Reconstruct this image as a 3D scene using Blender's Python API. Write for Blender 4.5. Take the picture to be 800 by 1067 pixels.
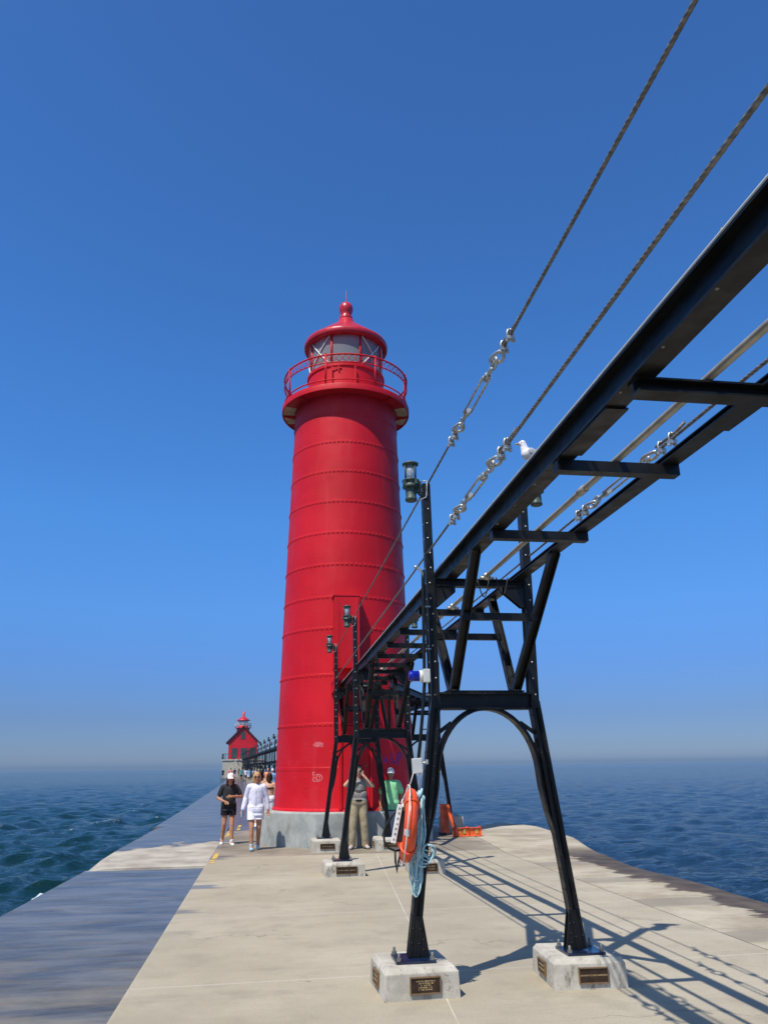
import bpy, bmesh, math, random
import numpy as np
from mathutils import Vector, Matrix
random.seed(7); rng = np.random.default_rng(11)
S = bpy.context.scene
for o in list(bpy.data.objects): bpy.data.objects.remove(o)
C = S.collection
PI = math.pi
V = Vector

# ------------------------------------------------------------------ camera, sky, sun, exposure
CAM_H, FPX, PITCH, YAW, ROLL = 1.70, 806.0, math.radians(18.2), math.radians(8.45), math.radians(0.78)
cam_d = bpy.data.cameras.new('camera'); cam = bpy.data.objects.new('camera', cam_d); C.objects.link(cam)
fw = V((math.sin(YAW)*math.cos(PITCH), math.cos(YAW)*math.cos(PITCH), math.sin(PITCH)))
r0 = V((math.cos(YAW), -math.sin(YAW), 0)); u0 = r0.cross(fw)
cr, sr = math.cos(ROLL), math.sin(ROLL)
rt = r0*cr - u0*sr; up = r0*sr + u0*cr
M3 = Matrix((rt, up, -fw)).transposed()
cam.matrix_world = Matrix.Translation((0, 0, CAM_H)) @ M3.to_4x4()
cam_d.sensor_width = 36; cam_d.sensor_fit = 'AUTO'; cam_d.lens = FPX/1067*36
cam_d.clip_start = 0.05; cam_d.clip_end = 20000
S.camera = cam
S.view_settings.view_transform = 'Standard'; S.view_settings.look = 'None'
S.view_settings.gamma = 1; S.view_settings.use_curve_mapping = False
S.view_settings.exposure = 0.0

SUN = V((-0.394, -0.44, 1.0)).normalized()      # towards the sun
W = bpy.data.worlds.new('World'); S.world = W; W.use_nodes = True
wn = W.node_tree; bg = wn.nodes['Background']
sky = wn.nodes.new('ShaderNodeTexSky'); sky.sky_type = 'NISHITA'; sky.sun_disc = False
sky.sun_elevation = math.asin(SUN.z); sky.sun_rotation = math.atan2(SUN.x, SUN.y) % (2*PI)
sky.altitude = 0; sky.air_density = 1.0; sky.dust_density = 0.0; sky.ozone_density = 3.0
tint = wn.nodes.new('ShaderNodeMix'); tint.data_type = 'RGBA'; tint.blend_type = 'MULTIPLY'; tint.inputs[0].default_value = 1.0
tgc = wn.nodes.new('ShaderNodeTexCoord'); tsx = wn.nodes.new('ShaderNodeSeparateXYZ'); trp = wn.nodes.new('ShaderNodeValToRGB')
wn.links.new(tgc.outputs['Generated'], tsx.inputs[0]); wn.links.new(tsx.outputs['Z'], trp.inputs[0]); 
tdt = wn.nodes.new('ShaderNodeVectorMath'); tdt.operation = 'DOT_PRODUCT'; wn.links.new(tgc.outputs['Generated'], tdt.inputs[0]); tdt.inputs[1].default_value = SUN
tmr = wn.nodes.new('ShaderNodeMapRange'); tmr.interpolation_type = 'SMOOTHSTEP'; wn.links.new(tdt.outputs['Value'], tmr.inputs[0]); tmr.inputs[1].default_value = .45; tmr.inputs[2].default_value = .95
tmx = wn.nodes.new('ShaderNodeMix'); tmx.data_type = 'RGBA'; wn.links.new(tmr.outputs[0], tmx.inputs[0]); wn.links.new(trp.outputs[0], tmx.inputs[6]); tmx.inputs[7].default_value = (1.75, 1.45, 1.15, 1)   # paler towards the sun
wn.links.new(tmx.outputs[2], tint.inputs[7])
el = trp.color_ramp.elements                              # the deep clear blue of this sky, greyer towards the lake fog
el[0].position = 0.0; el[0].color = (.25, .35, .64, 1); el[1].position = .9; el[1].color = (.47, .84, 1.31, 1)
for ps, cc in ((.06, (.265, .385, .71, 1)), (.12, (.315, .52, .94, 1)), (.19, (.385, .72, 1.18, 1)), (.30, (.425, .89, 1.39, 1)), (.45, (.435, .93, 1.46, 1))): e_ = el.new(ps); e_.color = cc
wn.links.new(sky.outputs[0], tint.inputs[6]); wn.links.new(tint.outputs[2], bg.inputs[0]); bg.inputs[1].default_value = 0.121
sl = bpy.data.lights.new('sun', 'SUN'); sl.energy = 5.0; sl.angle = math.radians(0.53); sl.color = (1.0, 0.945, 0.85)
so = bpy.data.objects.new('sun', sl); C.objects.link(so)
so.rotation_euler = SUN.to_track_quat('Z', 'Y').to_euler()

# pixel of the 800 x 1067 frame -> ray (used to place real things on real surfaces)
def ray(x, y): return (fw + rt*((x-400)/FPX) - up*((y-533.5)/FPX))
def at_z(x, y, z=0.0):
    d = ray(x, y); return V((0, 0, CAM_H)) + d*((z-CAM_H)/d.z)
def at_y(x, y, Y):
    d = ray(x, y); return V((0, 0, CAM_H)) + d*(Y/d.y)

# ------------------------------------------------------------------ materials
def lin(r, g, b):
    f = lambda c: (c/255/12.92) if c/255 <= .04045 else ((c/255+.055)/1.055)**2.4
    return (f(r), f(g), f(b))
class NT:
    def __init__(s, name):
        s.m = bpy.data.materials.new(name); s.m.use_nodes = True; s.t = s.m.node_tree
        s.b = s.t.nodes['Principled BSDF']
        s.co = s.t.nodes.new('ShaderNodeTexCoord').outputs['Object']
    def n(s, typ, **k):
        nd = s.t.nodes.new(typ)
        for a, v in k.items(): setattr(nd, a, v)
        return nd
    def put(s, sock, v):
        if isinstance(v, bpy.types.NodeSocket): s.t.links.new(v, sock)
        elif v is not None:
            if sock.type == 'RGBA' and not hasattr(v, '__len__'): v = (v, v, v, 1)
            if sock.type == 'RGBA' and len(v) == 3: v = (*v, 1)
            sock.default_value = v
    def math(s, op, a, b=None, c=None, clamp=False):
        nd = s.n('ShaderNodeMath', operation=op, use_clamp=clamp)
        s.put(nd.inputs[0], a)
        if b is not None: s.put(nd.inputs[1], b)
        if c is not None: s.put(nd.inputs[2], c)
        return nd.outputs[0]
    def geo(s): return s.n('ShaderNodeNewGeometry').outputs['Position']
    def map(s, vec, scale=(1, 1, 1), rot=(0, 0, 0), loc=(0, 0, 0)):
        nd = s.n('ShaderNodeMapping'); s.put(nd.inputs['Vector'], vec)
        nd.inputs['Scale'].default_value = scale; nd.inputs['Rotation'].default_value = rot; nd.inputs['Location'].default_value = loc
        return nd.outputs[0]
    def noise(s, scale, detail=4, rough=.55, vec=None, dist=0.0):
        nd = s.n('ShaderNodeTexNoise'); s.put(nd.inputs['Vector'], vec if vec is not None else s.co)
        nd.inputs['Scale'].default_value = scale; nd.inputs['Detail'].default_value = detail
        nd.inputs['Roughness'].default_value = rough; nd.inputs['Distortion'].default_value = dist
        return nd.outputs['Fac']
    def ramp(s, f, a, b, lo=0.0, hi=1.0, smooth=True):
        nd = s.n('ShaderNodeMapRange', interpolation_type='SMOOTHSTEP' if smooth else 'LINEAR'); s.put(nd.inputs[0], f)
        nd.inputs[1].default_value = a; nd.inputs[2].default_value = b; nd.inputs[3].default_value = lo; nd.inputs[4].default_value = hi
        return nd.outputs[0]
    def mix(s, f, a, b, mode='MIX'):
        nd = s.n('ShaderNodeMix', data_type='RGBA', blend_type=mode)
        s.put(nd.inputs[0], f); s.put(nd.inputs[6], a); s.put(nd.inputs[7], b)
        return nd.outputs[2]
    def xyz(s, vec):
        nd = s.n('ShaderNodeSeparateXYZ'); s.put(nd.inputs[0], vec); return nd.outputs
    def attr(s, name): return s.n('ShaderNodeAttribute', attribute_name=name).outputs['Fac']
    def bump(s, h, strength=.3, dist=.01, normal=None):
        nd = s.n('ShaderNodeBump'); nd.inputs['Strength'].default_value = strength; nd.inputs['Distance'].default_value = dist
        s.put(nd.inputs['Height'], h)
        if normal is not None: s.put(nd.inputs['Normal'], normal)
        return nd.outputs[0]
    def set(s, **k):
        for a, v in k.items(): s.put(s.b.inputs[a.replace('_', ' ')], v)
        return s.m

def simple(name, col, rough=.5, metal=0.0, var=.18, scale=8, bump=.15, bd=.004, spec=.5):
    n = NT(name); f = n.noise(scale, 5)
    dk = tuple(c*(1-var*1.6) for c in col); lt = tuple(min(1, c*(1+var)) for c in col)
    c = n.mix(n.ramp(f, .3, .7), dk, lt)
    nm = n.bump(n.noise(scale*6, 4), bump, bd)
    r = n.ramp(n.noise(scale*2.3, 3), .3, .7, max(.03, rough-.08), min(1, rough+.1))
    return n.set(Base_Color=c, Roughness=r, Metallic=metal, Normal=nm, Specular_IOR_Level=spec)

def red_paint():
    n = NT('red_paint'); p = n.geo(); z = n.xyz(p)[2]
    base = n.mix(n.ramp(n.noise(.55, 5, vec=p), .3, .72), (.50, .004, .011), (.63, .008, .020))
    streak = n.noise(3, 6, .6, vec=n.map(p, (1.6, 1.6, .12)))
    base = n.mix(n.math('MULTIPLY', n.ramp(streak, .52, .78), .22), base, (.62, .06, .075))
    weep = n.noise(7, 5, .6, vec=n.map(p, (1.2, 1.2, .16), loc=(3, 5, 2)))
    base = n.mix(n.math('MULTIPLY', n.ramp(weep, .60, .80), .30), base, (.26, .012, .012))
    low = n.ramp(z, 1.0, 3.2, 1, 0)
    chip = n.ramp(n.noise(7, 8, .7, vec=p, dist=.6), .60, .70)
    base = n.mix(n.math('MULTIPLY', n.math('MULTIPLY', chip, low), .42), base, (.62, .13, .14))
    rub = n.ramp(n.noise(1.3, 3, vec=p), .52, .66)
    base = n.mix(n.math('MULTIPLY', n.math('MULTIPLY', rub, low), .28), base, (.58, .03, .05))
    h = n.math('ADD', n.math('MULTIPLY', n.noise(1.6, 3, vec=p), 1.0), n.math('MULTIPLY', n.noise(60, 3, vec=p), .03))
    return n.set(Base_Color=base, Roughness=n.ramp(n.noise(3, 4, vec=p), .3, .7, .40, .56), Normal=n.bump(h, .4, .03), Specular_IOR_Level=.26)

def black_paint():
    n = NT('black_paint'); p = n.geo()
    c = n.mix(n.ramp(n.noise(5, 6, vec=p), .35, .7), (.0035, .0042, .005), (.009, .010, .011))
    grime = n.ramp(n.noise(11, 8, .7, vec=n.map(p, (1, 1, .3))), .60, .76)
    c = n.mix(n.math('MULTIPLY', grime, .4), c, (.045, .04, .034))
    return n.set(Base_Color=c, Roughness=n.ramp(n.noise(9, 4, vec=p), .3, .7, .34, .55), Normal=n.bump(n.noise(26, 5, vec=p), .18, .004), Specular_IOR_Level=.32)

def deck_mat():
    n = NT('deck_concrete'); p = n.geo(); x, y, z = n.xyz(p)
    big = n.noise(.35, 6, .6, vec=p); med = n.noise(2.2, 6, .6, vec=p); fine = n.noise(55, 4, .7, vec=p)
    c = n.mix(n.ramp(big, .32, .70), (.355, .308, .222), (.455, .40, .300))
    c = n.mix(n.math('MULTIPLY', n.ramp(med, .48, .70), .45), c, (.27, .24, .18))
    # broom streaks and stains running across the pier
    st = n.noise(1.0, 6, .62, vec=n.map(p, (.35, 2.2, 1)))
    c = n.mix(n.math('MULTIPLY', n.ramp(st, .55, .78), .30), c, (.25, .22, .18))
    blot = n.ramp(n.noise(1.7, 3, .5, vec=n.map(p, loc=(4, 9, 0))), .66, .74)
    c = n.mix(n.math('MULTIPLY', blot, .22), c, (.24, .215, .18))
    c = n.mix(n.math('MULTIPLY', n.ramp(fine, .48, .72), .42), c, (.18, .16, .125))
    # slab round the tower is older and browner
    edge = n.math('ADD', y, n.math('MULTIPLY', n.math('SUBTRACT', n.noise(1.3, 4, vec=p), .5), .25))
    old = n.ramp(edge, 17.15, 17.25)
    old = n.math('MULTIPLY', old, n.ramp(n.math('ADD', x, n.math('MULTIPLY', n.noise(.9, 5, vec=p), 1.4)), 5.6, 5.9, 1, 0))
    oc = n.mix(n.ramp(n.noise(.9, 6, .65, vec=p), .3, .7), (.15, .125, .095), (.29, .245, .19))
    c = n.mix(n.math('MULTIPLY', old, .9), c, oc)
    # damp patches by the left edge
    dx = n.ramp(n.math('ADD', x, n.math('MULTIPLY', n.noise(1.4, 4, vec=n.map(p, (.5, 2, 1))), 1.1)), -.30, -.05, 1, 0)
    dy = n.ramp(n.noise(.8, 2, vec=n.map(p, (.05, 1.0, 1), loc=(0, 2.3, 0))), .52, .60)
    dy = n.math('MULTIPLY', dy, n.ramp(y, 9, 11))
    damp = n.math('MULTIPLY', dx, dy)
    c = n.mix(n.math('MULTIPLY', damp, .75), c, (.135, .125, .11))
    # joints: across the pier, and one pale caulked joint along it
    def line(dist, w): return n.math('LESS_THAN', n.math('ABSOLUTE', dist), w)
    wob = n.math('MULTIPLY', n.math('SUBTRACT', n.noise(2.0, 3, vec=p), .5), .03)
    for yy in (4.4, 7.45, 10.5, 13.7): 
        l = line(n.math('ADD', n.math('SUBTRACT', n.math('ADD', y, n.math('MULTIPLY', x, -.02)), yy), wob), .012)
        c = n.mix(n.math('MULTIPLY', l, .4), c, (.60, .56, .48))
    lg = line(n.math('ADD', n.math('SUBTRACT', x, n.math('MULTIPLY_ADD', y, .083, .87)), n.math('MULTIPLY', wob, .3)), .0055)
    lg = n.math('MULTIPLY', lg, n.math('LESS_THAN', y, 17.1))
    c = n.mix(n.math('MULTIPLY', lg, n.ramp(n.noise(2.5, 4, vec=p), .3, .6, .25, .75)), c, (.62, .58, .50))
    sp_ = n.n('ShaderNodeTexVoronoi', feature='F1'); sp_.inputs['Scale'].default_value = 2.1; n.put(sp_.inputs['Vector'], p)
    cs_ = n.n('ShaderNodeSeparateColor'); n.put(cs_.inputs[0], sp_.outputs['Color'])
    sz = n.math('MULTIPLY', n.math('POWER', cs_.outputs[0], 4.0), .085)
    dsp = n.math('ADD', sp_.outputs['Distance'], n.math('MULTIPLY', n.math('SUBTRACT', n.noise(14, 4, .6, vec=p), .5), .08))
    spot = n.math('MULTIPLY', n.math('LESS_THAN', dsp, sz), n.math('MULTIPLY_ADD', cs_.outputs[2], .4, .1))
    c = n.mix(spot, c, n.mix(n.math('GREATER_THAN', cs_.outputs[1], .68), (.13, .115, .09), (.62, .60, .55)))
    sw = n.noise(1.0, 8, .75, vec=n.map(p, (.5, 26, 1), rot=(0, 0, .05)))
    c = n.mix(n.math('MULTIPLY', n.ramp(sw, .45, .75), .20), c, (.22, .19, .14))
    c = n.mix(n.math('MULTIPLY', n.ramp(n.noise(.7, 7, .68, vec=n.map(p, loc=(11, 3, 0))), .46, .66), .30), c, (.27, .235, .175))
    # hairline cracks
    vo = n.n('ShaderNodeTexVoronoi', feature='DISTANCE_TO_EDGE'); vo.inputs['Scale'].default_value = .42
    wv = n.n('ShaderNodeVectorMath', operation='ADD'); n.put(wv.inputs[0], p)
    ns = n.n('ShaderNodeTexNoise'); n.put(ns.inputs['Vector'], p); ns.inputs['Scale'].default_value = 1.8; ns.inputs['Detail'].default_value = 5
    n.put(wv.inputs[1], ns.outputs['Color']); n.put(vo.inputs['Vector'], wv.outputs[0])
    ck = n.math('MULTIPLY', n.math('LESS_THAN', vo.outputs['Distance'], .004), n.ramp(n.noise(.5, 2, vec=p), .50, .62))
    c = n.mix(n.math('MULTIPLY', ck, .55), c, (.16, .14, .11))
    h = n.math('ADD', n.math('MULTIPLY', med, .35), n.math('MULTIPLY', fine, .25))
    h = n.math('SUBTRACT', h, n.math('MULTIPLY', ck, .3))
    ro = n.math('SUBTRACT', n.ramp(med, .3, .7, .78, .92), n.math('MULTIPLY', damp, .55))
    return n.set(Base_Color=c, Roughness=ro, Normal=n.bump(h, .5, .012), Specular_IOR_Level=.35)

def edge_mat():       # outer strip on the right: dry sections, patch bands, wet lip ('wet' attribute)
    n = NT('edge_concrete'); p = n.geo(); x, y, z = n.xyz(p); w = n.attr('wet')
    big = n.noise(.8, 6, .65, vec=p); fine = n.noise(45, 4, .7, vec=p)
    c = n.mix(n.ramp(big, .3, .7), (.30, .255, .185), (.50, .445, .345))
    c = n.mix(n.math('MULTIPLY', n.ramp(n.noise(1.6, 6, .65, vec=n.map(p, (.5, 2, 1))), .5, .72), .5), c, (.20, .165, .12))
    band = n.n('ShaderNodeMath', operation='PINGPONG'); n.put(band.inputs[0], n.math('ADD', y, n.math('MULTIPLY', n.noise(.8, 2, vec=p), .25))); band.inputs[1].default_value = 1.05
    bd = n.math('MULTIPLY', n.ramp(band.outputs[0], .26, .30, 1, 0), n.ramp(y, 17, 16))
    c = n.mix(n.math('MULTIPLY', bd, .62), c, (.24, .215, .18))
    ws = n.math('ADD', w, n.math('MULTIPLY', n.math('SUBTRACT', n.noise(1.1, 6, .65, vec=n.map(p, (.7, 1.6, 1))), .5), 1.0))
    wet = n.ramp(ws, .60, .70)
    wet = n.math('MAXIMUM', n.math('MULTIPLY', wet, n.ramp(y, 18.5, 15.5)), n.ramp(w, 1.0, 1.10))
    wc = n.mix(n.ramp(n.noise(2.5, 5, vec=p), .3, .7), (.058, .040, .022), (.125, .092, .056))
    c = n.mix(wet, c, wc)
    c = n.mix(n.math('MULTIPLY', n.ramp(fine, .5, .75), .3), c, (.16, .135, .10))
    h = n.math('ADD', n.math('MULTIPLY', n.noise(5, 5, vec=p), .6), n.math('MULTIPLY', fine, .2))
    return n.set(Base_Color=c, Roughness=n.math('MULTIPLY_ADD', wet, -.36, .88), Normal=n.bump(h, .5, .012), Specular_IOR_Level=.12)

def wet_mat():        # concrete swept by waves on the left; dry island on the raised slab
    n = NT('wet_concrete'); p = n.geo(); x, y, z = n.xyz(p)
    st = n.noise(1.2, 8, .7, vec=n.map(p, (.6, 1.7, 1), rot=(0, 0, .12)), dist=.5)
    c = n.mix(n.ramp(st, .3, .72), (.055, .049, .039), (.165, .150, .124))
    c = n.mix(n.math('MULTIPLY', n.ramp(n.noise(2.2, 6, .6, vec=n.map(p, (.3, 4, 1), loc=(3, 1, 0))), .56, .68), .6), c, (.055, .055, .058))
    dry = n.math('ADD', n.math('MULTIPLY', n.math('SUBTRACT', n.noise(.9, 6, .65, vec=n.map(p, (1, .8, 1))), .5), 2.6),
                 n.math('ADD', n.ramp(y, 19.2, 23.5, .75, -1.6, False), n.ramp(x, -3.2, -1.2, -.35, .5, False)))
    dry = n.math('MULTIPLY', n.ramp(dry, -.12, .18), n.math('GREATER_THAN', y, 16.2))
    dc = n.mix(n.ramp(n.noise(1.5, 6, .6, vec=p), .3, .7), (.30, .27, .225), (.47, .435, .37))
    near = n.math('MULTIPLY', n.ramp(y, 10.5, 5.0), n.ramp(n.noise(1.6, 6, .6, vec=n.map(p, (.6, 2.2, 1))), .38, .62))
    c = n.mix(n.math('MULTIPLY', near, .55), c, (.29, .27, .24))
    c = n.mix(dry, c, dc)
    fine = n.noise(50, 4, .7, vec=p)
    c = n.mix(n.math('MULTIPLY', n.ramp(fine, .5, .75), .25), c, (.09, .085, .075))
    ro = n.math('MAXIMUM', n.math('MULTIPLY_ADD', dry, .65, .16), n.math('MULTIPLY_ADD', near, .42, .16))
    ro = n.math('ADD', ro, n.math('MULTIPLY', n.ramp(n.noise(1.6, 6, .65, vec=n.map(p, (.4, 3, 1))), .45, .7), .16))
    h = n.math('ADD', n.math('MULTIPLY', n.noise(6, 4, vec=n.map(p, (1, 2, 1))), .6), n.math('MULTIPLY', fine, .12))
    return n.set(Base_Color=c, Roughness=ro, Normal=n.bump(h, .22, .008), Specular_IOR_Level=.085)

def block_mat():
    n = NT('block_concrete'); p = n.geo(); z = n.xyz(p)[2]
    c = n.mix(n.ramp(n.noise(3, 6, .65, vec=p), .3, .7), (.37, .345, .285), (.56, .525, .45))
    g = n.ramp(n.noise(7, 8, .72, vec=n.map(p, (1, 1, .5))), .52, .66)
    c = n.mix(n.math('MULTIPLY', g, n.ramp(z, .30, .08, .40, .95)), c, (.165, .15, .12))
    pit = n.ramp(n.noise(48, 3, .6, vec=p), .64, .70)
    c = n.mix(n.math('MULTIPLY', pit, .6), c, (.12, .105, .085))
    return n.set(Base_Color=c, Roughness=.85, Normal=n.bump(n.math('ADD', n.noise(14, 6, vec=p), n.math('MULTIPLY', pit, -.4)), .45, .012), Specular_IOR_Level=.3)

def footing_mat():
    n = NT('footing_concrete'); p = n.geo()
    c = n.mix(n.ramp(n.noise(1.6, 7, .66, vec=p), .3, .7), (.245, .265, .26), (.40, .42, .405))
    c = n.mix(n.math('MULTIPLY', n.ramp(n.noise(2.6, 7, .7, vec=n.map(p, (1, 1, .35), loc=(2, 0, 1))), .54, .66), .5), c, (.155, .165, .16))
    c = n.mix(n.math('MULTIPLY', n.ramp(n.noise(.9, 4, .6, vec=n.map(p, loc=(7, 0, 0))), .56, .62), .35), c, (.50, .52, .50))
    return n.set(Base_Color=c, Roughness=.85, Normal=n.bump(n.noise(10, 7, vec=p), .35, .012), Specular_IOR_Level=.3)

def water_mat():
    n = NT('lake_water'); p = n.geo(); x, y, z = n.xyz(p); foam = n.attr('foam')
    side = n.ramp(x, -4, 6)
    c = n.mix(side, (.0018, .020, .016), (.003, .012, .019))
    fm = n.math('ADD', foam, n.math('MULTIPLY', n.math('SUBTRACT', n.noise(5, 8, .75, vec=p), .5), 1.5))
    f = n.ramp(fm, .62, .95)
    f = n.math('MULTIPLY', f, n.math('GREATER_THAN', foam, .05))
    c = n.mix(f, c, (.62, .68, .70))
    h1 = n.noise(1.6, 5, .6, vec=n.map(p, (1, 1.5, 1), rot=(0, 0, .5)), dist=.15); h2 = n.noise(6.5, 5, .62, vec=n.map(p, (1, 1.4, 1), rot=(0, 0, -.4)), dist=.1)
    h3 = n.noise(.30, 4, .6, vec=n.map(p, (1, 1.6, 1), rot=(0, 0, .3)))
    h = n.math('ADD', n.math('MULTIPLY', h1, .15), n.math('ADD', n.math('MULTIPLY', h2, .055), n.math('MULTIPLY', h3, .12)))
    return n.set(Base_Color=c, Roughness=n.math('MULTIPLY_ADD', f, .6, .07), Normal=n.bump(h, 1.0, .9), IOR=1.333, Specular_IOR_Level=.34)

def glass_mat(name, tint=(.9, .95, 1.0), alpha=.35, rough=.05):
    n = NT(name)
    return n.set(Base_Color=tint, Roughness=rough, Alpha=alpha, Specular_IOR_Level=.6, IOR=1.5)

def cable_mat():
    n = NT('galvanised_cable'); p = n.geo()
    c = n.mix(n.ramp(n.noise(30, 4, vec=p), .3, .7), (.13, .12, .105), (.27, .255, .225))
    return n.set(Base_Color=c, Roughness=.55, Metallic=.35)

def cloth(name, col, rough=.85, var=.12):
    n = NT(name); p = n.geo()
    f = n.noise(9, 5, vec=p)
    c = n.mix(n.ramp(f, .3, .7), tuple(k*(1-var*1.5) for k in col), tuple(min(1, k*(1+var)) for k in col))
    return n.set(Base_Color=c, Roughness=rough, Normal=n.bump(n.noise(7, 3, vec=n.map(p, (1, 1, .7))), .8, .035), Specular_IOR_Level=.2)

M = {}
M['red'] = red_paint(); M['black'] = black_paint(); M['deck'] = deck_mat(); M['edge'] = edge_mat(); M['wet'] = wet_mat()
M['block'] = block_mat(); M['footing'] = footing_mat(); M['water'] = water_mat(); M['cable'] = cable_mat()
M['roofred'] = simple('red_roof_paint', (.50, .012, .028), .33, var=.1, scale=3)
M['cream'] = simple('cream_paint', (.60, .50, .40), .7)
M['white'] = simple('white_paint', (.74, .74, .71), .4, var=.06)
M['glass'] = glass_mat('lantern_glass', (.36, .42, .46), .5)
M['clear'] = glass_mat('clear_glass', (.75, .82, .86), .22)
M['galv'] = simple('galvanised_steel', (.52, .53, .51), .42, .75, var=.15, scale=30)
M['galvdark'] = simple('weathered_steel', (.22, .22, .20), .55, .5, var=.2, scale=30)
M['pipe'] = simple('galvanised_pipe', (.40, .39, .35), .5, .4, var=.12, scale=9)
M['greenclip'] = simple('green_clip_paint', (.02, .16, .09), .5)
M['lampgreen'] = simple('lamp_green_paint', (.045, .075, .062), .5, var=.25, scale=25)
M['bulb'] = simple('frosted_bulb', (.82, .82, .80), .35, var=.03)
M['bronze'] = simple('bronze_plaque', (.050, .028, .016), .45, .35, var=.25, scale=18)
M['bronzelt'] = simple('polished_bronze', (.26, .16, .085), .45, .5, var=.15, scale=18)
M['letter'] = simple('worn_bright_bronze', (.50, .38, .20), .45, .3)
M['orange'] = simple('orange_vinyl', (.78, .085, .022), .42, var=.12, scale=9)
M['barrier'] = simple('orange_barrier_paint', (.72, .11, .02), .5, var=.2, scale=6)
M['yellow'] = simple('rough_yellow', (.62, .40, .08), .7, var=.25, scale=9, bump=.4)
M['rope'] = simple('pale_blue_rope', (.40, .62, .66), .8, var=.15, scale=60, bump=.5)
M['creamrope'] = simple('cream_rope', (.66, .62, .52), .8)
M['rubber'] = simple('black_rubber', (.012, .012, .013), .6)
M['wood'] = simple('varnished_wood', (.42, .16, .035), .45, var=.2, scale=15)
M['bluelens'] = simple('blue_lens', (.003, .012, .34), .12, var=.1, scale=20, bump=.02)
M['greybox'] = simple('grey_plastic', (.52, .54, .53), .5, var=.06)
M['plate'] = simple('blue_black_plate', (.008, .018, .055), .2, var=.3)
M['mark'] = simple('dark_marking', (.22, .24, .28), .6)
M['purple'] = simple('purple_spray', (.13, .02, .30), .6)
M['hatspray'] = simple('dark_spray', (.13, .012, .014), .6)
M['scratch'] = simple('pale_scuff', (.66, .20, .21), .6, var=.2, scale=20)
M['scuff'] = simple('pink_scuff', (.60, .10, .12), .6, var=.2, scale=20)
M['skin'] = cloth('tanned_skin', (.46, .225, .13), .5, .08); M['skinlt'] = cloth('fair_skin', (.62, .36, .25), .5, .08)
M['skinpk'] = cloth('peach_skin', (.66, .40, .27), .5, .08)  # light peach skin tone
M['hairdk'] = cloth('dark_hair', (.022, .012, .008), .5); M['hairbl'] = cloth('blonde_hair', (.44, .28, .13), .5)
M['hairbr'] = cloth('brown_hair', (.05, .024, .013), .5)
M['tee_dk'] = cloth('charcoal_cotton', (.030, .031, .034)); M['blackc'] = cloth('black_cloth', (.010, .010, .012))
M['lavender'] = cloth('pale_lavender_cloth', (.72, .70, .84), var=.06)
M['whitec'] = cloth('white_cloth', (.78, .76, .82), var=.05); M['capw'] = cloth('white_cap_cloth', (.80, .80, .80), var=.04)
M['khaki'] = cloth('khaki_cloth', (.35, .29, .19)); M['greytee'] = cloth('grey_cotton', (.27, .255, .24)); M['greytee2'] = cloth('dark_grey_cotton', (.075, .07, .068))
M['greenc'] = cloth('mint_green_cotton', (.27, .66, .33)); M['shoew'] = cloth('white_shoe', (.70, .72, .74)); M['shoeb'] = cloth('pale_blue_shoe', (.32, .56, .68))
M['pinkc'] = cloth('pink_cloth', (.75, .10, .28)); M['bluec'] = cloth('light_blue_cloth', (.22, .42, .68)); M['orangec'] = cloth('coral_cloth', (.75, .30, .18))
M['tealc'] = cloth('teal_cloth', (.06, .28, .30)); M['navyc'] = cloth('navy_cloth', (.02, .03, .09)); M['greyc'] = cloth('pale_grey_cloth', (.45, .45, .47))

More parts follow.
